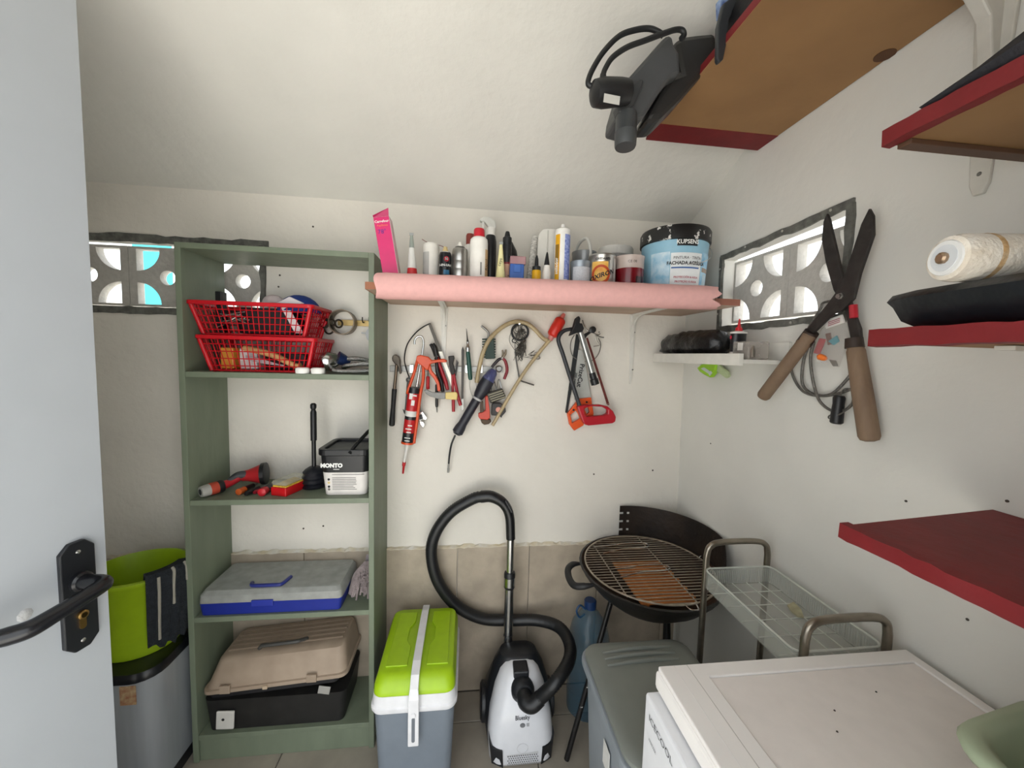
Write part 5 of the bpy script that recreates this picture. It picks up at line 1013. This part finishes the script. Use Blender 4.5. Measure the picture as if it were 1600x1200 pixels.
path = [(cy0-.010,.235),(cy0-.011,.30),(cy0-.010,.385),(cy0-.002,.410),(cy0+.020,.434),(cy0+.06,.446),(cy0+.12,.448),(cy1-.12,.448),(cy1-.06,.446),(cy1-.015,.436),(cy1+.006,.41),(cy1+.010,.34)]
vs=[];fs=[]
for i,(y,z) in enumerate(path):
    j0, j1 = max(0,i-1), min(len(path)-1,i+1); ty, tz = path[j1][0]-path[j0][0], path[j1][1]-path[j0][1]; l = math.hypot(ty,tz); ny, nz = tz/l*-1, ty/l
    wq = hw*(1.25 if i < 3 else 1)
    for s_, k_ in ((-1,0),(1,0),(1,1),(-1,1)): vs.append((hc+s_*wq, y+ny*.006*k_, z+nz*.006*k_))
for i in range(len(path)-1):
    for k in range(4): fs.append([4*i+k,4*i+(k+1)%4,4*i+4+(k+1)%4,4*i+4+k])
fs += [[0,3,2,1],[4*len(path)-4+k for k in range(4)]]
hnd_ = mesh('handle', vs, fs, WHC, cb, bevel=.0025)
prism('handle_slot', rrect(hc-.005,hc+.005,.250,.330,.0048,4), [], lambda u, v: V((u,cy0-.0172,v)), (0,1,0), .001, M('#6d737a',.6), hnd_)
spin('pivot', (hc,cy0-.012,.338), (hc,cy0-.020,.338), [(0,.0075),(.8,.0075),(1,.006)], WHC, hnd_, 16)
# ---- vacuum cleaner parked upright
vc = thing('vacuum_cleaner', 'white canister vacuum cleaner parked upright with black hose and chrome wand', 'vacuum cleaner', (.21,1.34,0))
VW = M('#e3e4e8',.22,0,.02,coat=.3); VB = M('#1c1e22',.4)
def vring(z, w, yf, yb, r): return rr3(.212-w, .212+w, yf, yb, r, z, 6)
loft('chassis', [vring(.012,.116,1.262,1.43,.05), vring(.08,.128,1.275,1.46,.06), vring(.17,.122,1.30,1.47,.07), vring(.25,.095,1.325,1.46,.07), vring(.292,.070,1.35,1.44,.042), vring(.300,.045,1.365,1.42,.025)], VB, vc)
shell = loft('shell', [vring(.004,.100,1.222,1.35,.035), vring(.02,.114,1.215,1.36,.045), vring(.08,.118,1.220,1.37,.055), vring(.15,.110,1.235,1.38,.06), vring(.215,.092,1.262,1.40,.062), vring(.26,.072,1.288,1.40,.052), vring(.282,.052,1.312,1.40,.04), vring(.289,.030,1.330,1.39,.025)], VW, vc, angle=70)
for sx in (-1, 1):
    prism('bumper', [(.212+sx*.066,.008),(.212+sx*.106,.010),(.212+sx*.117,.095),(.212+sx*.104,.072),(.212+sx*.070,.070)], [], lambda u, v: V((u,1.2125+.030*(max(0,abs(u-.212)-.068)/.049)**2,v)), (0,1,0), .03, VB, shell, .002)
    spin('wheel', (.212+sx*.112,1.40,.085), (.212+sx*.142,1.40,.085), [(0,.060),(.1,.066),(.8,.066),(1,.055)], VB, vc, 28)
def vy(z):
    t = [(.004,1.222),(.02,1.215),(.08,1.220),(.15,1.235),(.215,1.262),(.26,1.288)]
    for (a,b),(c,d) in zip(t,t[1:]):
        if z <= c: return b+(d-b)*(z-a)/(c-a)
    return t[-1][1]
def vsolve(px, py):
    y = 1.24
    for _ in range(30): p = atY(px, py, y); y = y*.5+vy(min(max(p.z,.005),.26))*.5
    return atY(px, py, y)
def vface(e=.001): return lambda u, v: V((.212+u, vy(v)-e, v))
prism('grille', [(-.058,.012),(.058,.014),(.056,.055),(-.054,.050)], [], vface(.0006), (0,1,0), .003, M('#c9c9cb',.4), shell)
gvs=[];gfs=[]
for i in range(14):
    for j in range(5):
        u, v = -.050+i*.0077+(.0038 if j%2 else 0), .017+j*.0072; k=len(gvs)
        for du, dv in ((-.0026,0),(0,-.0026),(.0026,0),(0,.0026)): gvs.append(vface(.0012)(u+du,v+dv))
        gfs.append([k,k+1,k+2,k+3])
tag(mesh('grille_holes', gvs, gfs, M('#35363a',.7), shell), kind='stuff')
prism('filter_cover', [(.105*math.cos(a)*.19,.070+.016*math.sin(a)) for a in [i*math.pi/12 for i in range(24)]], [[(.105*math.cos(a)*.175,.070+.0148*math.sin(a)) for a in [i*math.pi/12 for i in range(24)]]], vface(.0012), (0,1,0), .002, M('#cfcfd2',.35), shell)
text('lettering', 'Bluesky', .016, vface(.0016), M('#3b3d44',.5), shell) if False else text('lettering', 'Bluesky', .017, lambda u, v: vface(.0016)(u, v+vsolve(818,1121).z), M('#33353c',.5), shell, bold=.0003)
prism('button', [(.009*math.cos(a),vsolve(815,1133).z+.006*math.sin(a)) for a in [i*math.pi/10 for i in range(20)]], [], vface(.003), (0,1,0), .003, M('#77797c',.35), shell); prism('mark', [(.014,vsolve(815,1133).z-.005),(.024,vsolve(815,1133).z-.005),(.024,vsolve(815,1133).z+.005),(.014,vsolve(815,1133).z+.005)], [], vface(.0012), (0,1,0), .001, M('#a9abae',.5), shell)
box('carry_grip', .184, .240, 1.288, 1.345, .262, .292, VB, vc, .006)
pt = vsolve(816,1078)
spin('hose_port', pt+V((0,.02,-.004)), pt+V((.004,-.020,.002)), [(0,.042),(.6,.042),(.8,.038),(1,.030)], VB, vc, 26)
HB_ = M('#17181a',.42)
tube('hose_elbow', [pt+V((.002,-.008,0)), pt+V((.008,-.034,-.012)), pt+V((.028,-.050,-.010)), pt+V((.056,-.048,.010))], [.027,.029,.0265,.0245], HB_, vc, 16, 5)
hz = [pt+V((.050,-.048,.006)), atY(868,1066,1.215), atY(889,1032,1.27), atY(889,1003,1.35), atY(872,979,1.42), atY(838,969,1.47), atY(795,969,1.492), atY(752,966,1.495), atY(712,945,1.49), atY(684,908,1.485), atY(674,865,1.485), atY(681,832,1.485), atY(705,800,1.485), atY(740,779,1.48), atY(757,776,1.475)]
ribbed('hose', hz, .0232, HB_, vc, .007, 8, 14, .10)
tube('hose_handle', [atY(752,776,1.475), atY(768,776,1.47), atY(786,786,1.465), atY(796,806,1.46), atY(798,842,1.455)], [.024,.0225,.0205,.019,.018], M('#141517',.35), vc, 16, 5)
tube('trigger', [atY(790,782,1.445), atY(800,800,1.44)], .006, M('#222326',.4), vc, 8, 1)
w0, w1 = atY(798,836,1.455), atY(793,1026,1.440)
spin('wand', w0, w1, [(0,.0150),(.33,.0150),(.335,.0185),(1,.0185)], CHROME, vc, 20); spin('wand_clip', w0.lerp(w1,.30), w0.lerp(w1,.43), [(0,.020),(.1,.0225),(.9,.0225),(1,.020)], M('#1d1e20',.4), vc, 18); spin('wand_socket', w0.lerp(w1,.34), w0.lerp(w1,.41), [(0,.0228),(1,.0228)], CHROME, vc, 18)
spin('wand_foot', w0.lerp(w1,.80), V((w1.x+.004,1.475,.03)), [(0,.019),(.5,.021),(1,.020)], VB, vc, 16)
# ---- charcoal barbecue
bq = thing('barbecue', 'round black charcoal barbecue on legs with curved wind guard', 'barbecue', (.665,1.29,0))
bc_ = V((.672,1.288,.665)); BR = .248
GUARD = M('#1b1613',.6,.2,.3,12,.3,40,hex2='#30241b'); ENAM = M('#1a1816',.45,0,.3,14,.1,40); BURN = M('#2c211a',.75,.2,.4,12,.4,40,hex2='#4a3524')
n=40; prof=[(.02,-.135),(.08,-.130),(.15,-.105),(.20,-.065),(.238,-.02),(BR,0),(BR+.004,.004),(BR-.004,.006),(.228,-.016),(.196,-.058),(.146,-.096),(.08,-.120),(.02,-.125)]
vs=[];fs=[];mi=[]
for r,z in prof: vs += [bc_+V((r*math.cos(2*math.pi*s/n), r*math.sin(2*math.pi*s/n), z)) for s in range(n)]
for i in range(len(prof)-1):
    for s in range(n): t=(s+1)%n; fs.append([i*n+s,i*n+t,(i+1)*n+t,(i+1)*n+s]); mi.append(0 if i < 7 else 1)
fs += [list(range(n)), [(len(prof)-1)*n+s for s in range(n)]]; mi += [0,1]
mesh('bowl', vs, fs, [ENAM, BURN], bq, smooth=True, mi=mi, angle=50)
# wind guard: strip bent round the back and right of the rim
ang = [math.radians(a) for a in [94-3.2*i for i in range(42)]]; rg = .2455; vs=[];fs=[];g0 = bc_.z+.008
for i,a in enumerate(ang):
    hgt = .128*min(1,(.35+ (len(ang)-1-i)/8.0)) if i > len(ang)-8 else .128
    for q in (rg, rg-.0025):
        for z in (g0, g0+hgt): vs.append((bc_.x+q*math.cos(a), min(bc_.y+q*math.sin(a), 1.535), z))
for i in range(len(ang)-1):
    a=4*i; b=a+4; fs += [[a,b,b+1,a+1],[a+2,a+3,b+3,b+2],[a+1,b+1,b+3,a+3],[a,a+2,b+2,b]]
fs += [[0,1,3,2],[4*len(ang)-4,4*len(ang)-2,4*len(ang)-1,4*len(ang)-3]]
wg = mesh('wind_guard', vs, fs, GUARD, bq, smooth=True)
a = ang[0]
for z in (.026,.062,.098):
    for d_, w_ in ((.006,.010),(.036,.006)):
        aa = a-d_/rg; c = V((bc_.x+(rg-.0045)*math.cos(aa), min(bc_.y+(rg-.0045)*math.sin(aa),1.5305), g0+z)); tn = V((math.sin(aa),-math.cos(aa),0))
        obox('spit_notch', Matrix.Translation(c) @ Matrix(((tn.x,-tn.y,0,0),(tn.y,tn.x,0,0),(0,0,1,0),(0,0,0,1))), w_*1.6, .001, .008, M('#b9b7b2',.7), wg)
for k in range(2): 
    aa = math.radians(2-10*k); tube('guard_hook', [bc_+V((.225*math.cos(aa),.225*math.sin(aa),.03)), bc_+V((.205*math.cos(aa),.205*math.sin(aa),.034)), bc_+V((.200*math.cos(aa),.200*math.sin(aa),.02))], .002, CHROME, bq, 6, 3)
# side handle
hA_ = bc_+V((-BR*.995,.012,-.004))
tube('side_handle', [bc_+V((-.236,.065,-.012)), bc_+V((-.268,.062,-.012)), bc_+V((-.292,.040,-.018)), bc_+V((-.298,.0,-.028)), bc_+V((-.290,-.040,-.030)), bc_+V((-.262,-.062,-.020)), bc_+V((-.226,-.066,-.014))], [.005,.011,.012,.012,.012,.011,.005], M('#1f1f20',.5), bq, 12, 5)
for a_, b_ in (((-.15,-.03,-.10),(.373,1.226,.004)), ((.02,-.11,-.115),(.69,1.09,.004)), ((.13,.09,-.11),(.85,1.45,.004))):
    tube('leg', [bc_+V(a_), V(b_)], .0095, M('#141313',.4,0,.1,60,hex2='#d9d6d0',thr=(.70,.715)), bq, 10, 1)
# grill grate resting on the rim
gg = thing('grill_grate', 'round steel wire grill grate lying on the barbecue rim', 'grill grate', bc_+V((0,0,.01)))
GW = M('#b3a898',.35,.7,.25,40); gz = bc_.z+.0125; GR = .226; gc = bc_+V((-.006,-.004,0))
tube('grate_ring', [V((gc.x+GR*math.cos(a),gc.y+GR*math.sin(a),gz)) for a in [2*math.pi*i/28 for i in range(28)]], .0032, GW, gg, 6, 2, True)
for i in range(27):
    y = -GR+2*GR*(i+.5)/27; xx = math.sqrt(GR*GR-y*y)
    tube('grate_bar', [V((gc.x-xx,gc.y+y,gz)), V((gc.x+xx,gc.y+y,gz))], .0017, GW, gg, 5, 1)
for x in (-.15, .06): xx = math.sqrt(GR*GR-x*x); tube('cross_bar', [V((gc.x+x,gc.y-xx,gz-.003)), V((gc.x+x,gc.y+xx,gz-.003))], .0022, GW, gg, 5, 1)
for y0_, y1_ in ((.085,.135),(-.075,-.025)):
    tube('lift_handle', [V((gc.x-.14,gc.y+y0_,gz+.004)), V((gc.x-.06,gc.y+y0_+.006,gz+.016)), V((gc.x+.03,gc.y+y0_+.008,gz+.018)), V((gc.x+.055,gc.y+(y0_+y1_)/2,gz+.019)), V((gc.x+.03,gc.y+y1_-.004,gz+.018)), V((gc.x-.05,gc.y+y1_-.002,gz+.016)), V((gc.x-.07,gc.y+y1_,gz+.010)), V((gc.x-.16,gc.y+y1_,gz+.004))], .0026, CHROME, gg, 6, 4)
tube('front_loop', [V((gc.x+.01,gc.y-.221,gz)), V((gc.x+.016,gc.y-.243,gz-.002)), V((gc.x+.030,gc.y-.249,gz-.002)), V((gc.x+.044,gc.y-.243,gz-.002)), V((gc.x+.050,gc.y-.216,gz))], .0026, CHROME, gg, 6, 4)
# rusty charcoal grid inside the bowl
cgr = thing('charcoal_grid', 'rusty orange slotted charcoal grid lying inside the barbecue bowl', 'charcoal grid', bc_+V((0,-.03,-.035)))
RUST = M('#c47a3c',.85,0,.3,22,.3,60,hex2='#9a5a2a')
for i in range(11):
    y = -.148+i*.0235; xx = min(.095, math.sqrt(.19**2-y*y)); x1_ = min(.095, math.sqrt(.21**2-y*y))+(.014 if i % 2 else 0)
    box('grid_bar', bc_.x-xx, bc_.x+x1_, bc_.y+y, bc_.y+y+.0195, bc_.z-.040, bc_.z-.036, RUST, cgr)
for x in (-.08, 0, .075): box('grid_tie', bc_.x+x, bc_.x+x+.012, bc_.y-.150, bc_.y+.11, bc_.z-.0435, bc_.z-.0402, RUST, cgr)
# ---- blue water bottle under the barbecue
jg = thing('water_bottle', 'large clear blue water bottle standing under the barbecue', 'bottle', (.505,1.42,0))
JB = M('#4a7187',.08,0,.1,alpha=.38); A = V((.505,1.425,.001)); B = V((.505,1.425,.46))
spin('bottle_body', A, B, [(0,.070),(.02,.080),(.20,.082),(.22,.079),(.24,.082),(.45,.082),(.47,.079),(.49,.082),(.66,.082),(.78,.070),(.88,.040),(.92,.022),(.93,.022)], JB, jg, 28); spin('cap', A.lerp(B,.93), B, [(0,.024),(.9,.024),(1,.021)], M('#17335f',.4), jg, 18)
tube('carry_loop', [B+V((-.02,0,-.04)), B+V((-.045,-.01,-.015)), B+V((-.06,-.015,-.035)), B+V((-.045,-.01,-.065)), B+V((-.022,0,-.06))], .004, M('#24486f',.35), jg, 8, 4)
# ---- grey lidded bin
gb = thing('grey_bin', 'grey plastic storage bin with ribbed lid in front of the barbecue', 'bin', (.5,.86,0))
bx0, bx1, by0, by1 = .338, .655, .675, 1.030
GB = M('#777b75',.5,0,.04,20); GB2 = M('#868d93',.5,0,.04,20)
loft('bin_body', [rr3(bx0+.040,bx1-.040,by0+.030,by1-.030,.04,.001), rr3(bx0+.010,bx1-.010,by0+.008,by1-.008,.045,.565)], GB2, gb)
prism('bin_rim', rrect(bx0-.004,bx1+.004,by0-.004,by1+.004,.05), [rrect(bx0+.014,bx1-.014,by0+.014,by1-.014,.04)], lambda u, v: V((u,v,.585)), (0,0,-1), .022, GB2, gb, .004)
ldz = loft('bin_lid', [rr3(bx0+.004,bx1-.004,by0+.004,by1-.004,.045,.5855), rr3(bx0+.004,bx1-.004,by0+.004,by1-.004,.045,.596), rr3(bx0+.012,bx1-.012,by0+.012,by1-.012,.042,.602), rr3(bx0+.03,bx1-.03,by0+.03,by1-.03,.035,.604)], GB, gb)
for k in range(3):
    y = by1-.045-k*.022; tube('lid_rib', [V((bx0+.05,y-.004,.603)), V((bx0+.12,y,.606)), V((bx1-.12,y+.002,.606)), V((bx1-.06,y+.002,.603))], [.004,.006,.006,.004], GB, ldz, 8, 4)
for k in range(2): 
    y = by0+.05+k*.025; tube('lid_rib', [V((bx0+.08,y,.603)), V((bx0+.14,y,.606)), V((bx1-.06,y,.604))], [.004,.006,.004], GB, ldz, 8, 4)
box('sticker', bx0+.0085, bx0+.0095, .80, .84, .44, .50, M('#d7d6d2',.5), gb)
# ---- narrow trolley
tv = thing('trolley', 'narrow metal trolley with clear plastic trays beside the right wall', 'trolley', (.80,.83,0))
CHD = M('#8f877b',.28,.9,.12,40); CLT = M('#c3c6bd',.15,0,.05,alpha=.30)
vx0, vx1, vy0, vy1 = .690, .895, .672, 1.000
for y, zt in ((vy1,.905),(vy0,.905)):
    tube('handle_frame', [V((vx0+.006,y,.02)), V((vx0+.006,y,.40)), V((vx0+.006,y,.80)), V((vx0+.008,y,zt-.03)), V((vx0+.020,y,zt-.008)), V((vx0+.045,y,zt)), V(((vx0+vx1)/2,y,zt+.002)), V((vx1-.045,y,zt)), V((vx1-.020,y,zt-.008)), V((vx1-.008,y,zt-.03)), V((vx1-.006,y,.80)), V((vx1-.006,y,.40)), V((vx1-.006,y,.02))], .0085, CHD, tv, 12, 5)
for zt in (.832, .50, .17):
    rim = rrect(vx0-.006, vx1+.001, vy0+.006, vy1-.006, .02); inn = rrect(vx0-.003, vx1-.002, vy0+.009, vy1-.009, .018)
    tr_ = prism('tray_wall', rim, [inn], lambda u, v: V((u,v,zt)), (0,0,-1), .050, CLT, tv)
    prism('tray_base', inn, [], lambda u, v: V((u,v,zt-.047)), (0,0,-1), .003, CLT, tv)
    if zt > .8:
        ln = [[V((vx0,y,zt-.0465)), V((vx1-.004,y,zt-.0465))] for y in (vy0+.055,vy0+.11,vy0+.165,vy0+.22,vy0+.275)]+[[V((x,vy0+.01,zt-.0465)), V((x,vy1-.01,zt-.0465))] for x in (vx0+.04,vx0+.085,vx0+.13,vx0+.17)]
        wires('tray_grid', ln, .0016, M('#d3d5cd',.3,alpha=.8), tv, 5)
        ln = [[V((vx1-.0035,y,zt-.006)), V((vx1-.0035,y,zt-.044))] for y in [vy0+.012+i*.0062 for i in range(50)]]+[[V((x,vy1-.0105,zt-.006)), V((x,vy1-.0105,zt-.044))] for x in [vx0+.008+i*.0058 for i in range(33)]]
        tag(wires('tray_ribs', ln, .0010, M('#cfd0c8',.3,alpha=.45), tv, 4), kind='stuff')
        tube('rim_edge', [V((*p, zt)) for p in rrect(vx0-.0045, vx1-.001, vy0+.0075, vy1-.0075, .019, 4)], .0024, M('#d6d8cf',.3,alpha=.85), tv, 6, 1, True)
for x in (vx0+.006, vx1-.006):
    for y in (vy0, vy1): spin('castor', (x-.008,y,.0165), (x+.008,y,.0165), [(0,.015),(.1,.0165),(.9,.0165),(1,.015)], RUBBER, tv, 16)
# dry leaf crumb in the tray
tag(pp('paper_scrap', [(1230,945),(1240,940),(1252,952),(1256,964),(1246,962),(1237,955)], (lambda f: (setattr(f,'n',V((0,0,-1))), f)[1])(lambda px, py, off=0: atZ(px, py, .793)), 0, .004, M('#bdb796',.8,0,.2,60,alpha=.7)), 'pale yellow scrap lying in the clear trolley tray', 'scrap')
# ---- small fridge
fg = thing('fridge', 'small white under counter fridge with framed top beside the right wall', 'fridge', (.63,.37,0))
FW = M('#ece8e4',.35,0,.02,10); FWT = M('#e6dfda',.45,0,.03,30); FWD = M('#e4e5e8',.3,0,.02)
fx0, fx1, fy0, fy1 = .358, .906, .095, .652
box('cabinet', fx0+.030, fx1, fy0, fy1-.004, .02, .806, FW, fg, .004)
box('worktop', fx0+.006, fx1+.002, fy0, fy1, .8065, .842, FW, fg, .007, seg=3)
fxm, fym = .452, .618
prism('top_frame', [(fx0+.010,fy0+.004),(fx1-.002,fy0+.004),(fx1-.002,fy1-.004),(fx0+.010,fy1-.004)], [[(fxm,fy0+.03),(fx1-.022,fy0+.03),(fx1-.022,fym),(fxm,fym)]], lambda u, v: V((u,v,.850)), (0,0,-1), .009, FW, fg, .002)
box('top_panel', fxm+.001, fx1-.023, fy0+.031, fym-.001, .8421, .8468, FWT, fg)
box('trim_seam', fx0+.040, fx0+.0412, fy0+.004, fy1-.005, .8495, .8504, M('#e6e3df',.4), fg); box('trim_seam', fx0+.066, fx0+.0672, fy0+.004, fy1-.005, .8495, .8504, M('#bdb8b2',.5), fg)
dr = loft('door', [[(x,y,z) for x,y in ((fx0-.012,fy0+.002),(fx0+.029,fy0+.002),(fx0+.029,fy1-.002),(fx0-.012,fy1-.002))] for z in (.05,.815-.015)], FWD, fg, smooth=False)
bv = dr.modifiers.new('bevel','BEVEL'); bv.width = .006; bv.segments = 3
for x, y in ((fx0+.06,fy0+.05),(fx1-.05,fy0+.05),(fx0+.06,fy1-.05),(fx1-.05,fy1-.05)): spin('foot', (x,y,0), (x,y,.022), [(0,.018),(1,.014)], BLACK_P, fg, 12)
text('lettering', 'ICECOOL', .0175, lambda u, v: V((fx0-.0132, .588-u, .768+v)), M('#3a3c40',.5), dr, squeeze=1.1); text('lettering', 'FREEZER', .007, lambda u, v: V((fx0-.0132, .612-u, .728+v)), M('#55575b',.5), dr)
for px, py in ((1304,1110),(1308,1143),(1369,1081)): p = atZ(px,py,.8472); spin('speck', p-V((0,0,.0006)), p+V((0,0,.0008)), [(0,.0018),(1,.0012)], M('#2b2724',.8), fg, 8)
# ---- sage green tub on the fridge
st = thing('sage_tub', 'sage green plastic tub standing on the near corner of the fridge', 'tub', (.75,.25,.851))
SG = M('#a9b79a',.45,0,.04,20); tx0, tx1, ty0, ty1 = .600, .880, .110, .392
def rg_(e, z, r):
    R0 = Matrix.Rotation(math.radians(9),2); o0 = V((.600,.385))
    return [(*(o0+R0 @ (V((x,y))-o0)), z+.004) for x, y, z in rr3(tx0+e, tx1-.045-e, ty0+.03+e, ty1-e, r, z, 6)]
loft('tub_shell', [rg_(.040,.8515,.04), rg_(.018,.945,.05), rg_(.004,.950,.055), rg_(0,.958,.06), rg_(.004,.966,.058), rg_(.016,.968,.052), rg_(.026,.960,.045), rg_(.046,.858,.035)], SG, st, angle=60)
# ---- steel bin with the lime tub and dark rag
sb = thing('steel_bin', 'brushed grey waste bin with black rim between the door and the shelving', 'bin', (-1.07,1.34,0))
sx0, sx1, sy0, sy1 = -1.235, -.928, 1.195, 1.50
SM_ = M('#a6abb0',.4,.25,.06,8,stretch=(6,6,.4))
loft('bin_base', [rr3(sx0+.012,sx1-.012,sy0+.012,sy1-.012,.06,.001), rr3(sx0+.010,sx1-.010,sy0+.010,sy1-.010,.06,.045)], VB, sb)
loft('bin_body', [rr3(sx0+.010,sx1-.010,sy0+.010,sy1-.010,.06,.0455), rr3(sx0+.004,sx1-.004,sy0+.004,sy1-.004,.065,.415)], SM_, sb)
loft('bin_rim', [rr3(sx0+.001,sx1-.001,sy0+.001,sy1-.001,.066,.4152), rr3(sx0,sx1,sy0,sy1,.068,.430), rr3(sx0+.006,sx1-.006,sy0+.006,sy1-.006,.062,.442)], M('#131419',.3), sb)
p = atY(200,1087,sy0+.004); box('sticker', p.x-.022, p.x+.022, sy0+.0030, sy0+.0048, p.z-.030, p.z+.030, M('#9c5a3c',.5,0,.5,60,hex2='#c9b48c'), sb)
lt = thing('lime_tub', 'lime green plastic laundry tub standing on the steel bin', 'tub', (-1.07,1.35,.443))
LT = M('#a0bf1c',.4,0,.05); lc = V((-1.072,1.352,.4435))
def oval(rx, ry, z, n=32): return [(lc.x+rx*math.cos(2*math.pi*s/n), lc.y+ry*math.sin(2*math.pi*s/n), z) for s in range(n)]
loft('tub_shell', [oval(.108,.100,.4435), oval(.132,.116,.680), oval(.140,.124,.686), oval(.140,.124,.698), oval(.131,.115,.700), oval(.127,.111,.690), oval(.104,.096,.452)], LT, lt, angle=60)
rgk = thing('dark_rag', 'dark knitted rag with pale stripes draped over the lime tub rim', 'cloth', (-.98,1.25,.50))
n=14; vs=[];fs=[];random.seed(14)
prof=[(.085,.600),(.118,.690),(.126,.708),(.142,.712),(.150,.700),(.149,.66),(.146,.60),(.143,.55),(.141,.50),(.139,.463)]
def rag(e):
    out=[]
    for j in range(n+1):
        a = math.radians(-50+54*j/n)
        for i,(q,z) in enumerate(prof):
            qq = q+e*(-1 if i < 3 else 1)+(.004*math.sin(j*2.1+i*.6) if i > 4 else 0); zz_ = z+e*(1 if 1 <= i <= 4 else 0)
            if i == len(prof)-1: zz_ += .018*abs(math.sin(j*.9))+.02*max(0,(3-j))/3
            out.append((lc.x+qq*1.0*math.cos(a), lc.y+qq*.885*math.sin(a), zz_))
    return out
k=len(prof); A_=rag(.009); B_=rag(.002); vs=A_+B_; o_=len(A_)
for j in range(n):
    for i in range(k-1):
        a=j*k+i; fs.append([a,a+1,a+k+1,a+k]); fs.append([o_+a,o_+a+k,o_+a+k+1,o_+a+1])
for j in range(n):
    for i in (0,k-1): a=j*k+i; fs.append([a,a+k,o_+a+k,o_+a])
for j in (0,n):
    for i in range(k-1): a=j*k+i; fs.append([a,o_+a,o_+a+1,a+1])
rc = mesh('rag_cloth', vs, fs, M('#252a30',.95,0,.25,70,.8,220), rgk, smooth=True)
for j, i0, i1 in ((3,4,8),(7,3,6),(11,3,5)): tube('stripe', [V(A_[j*k+i])+V((.0005,-.001,0)) for i in range(i0, i1+1)], .0042, M('#a8a397',.95,bump=.5), rc, 6, 3)
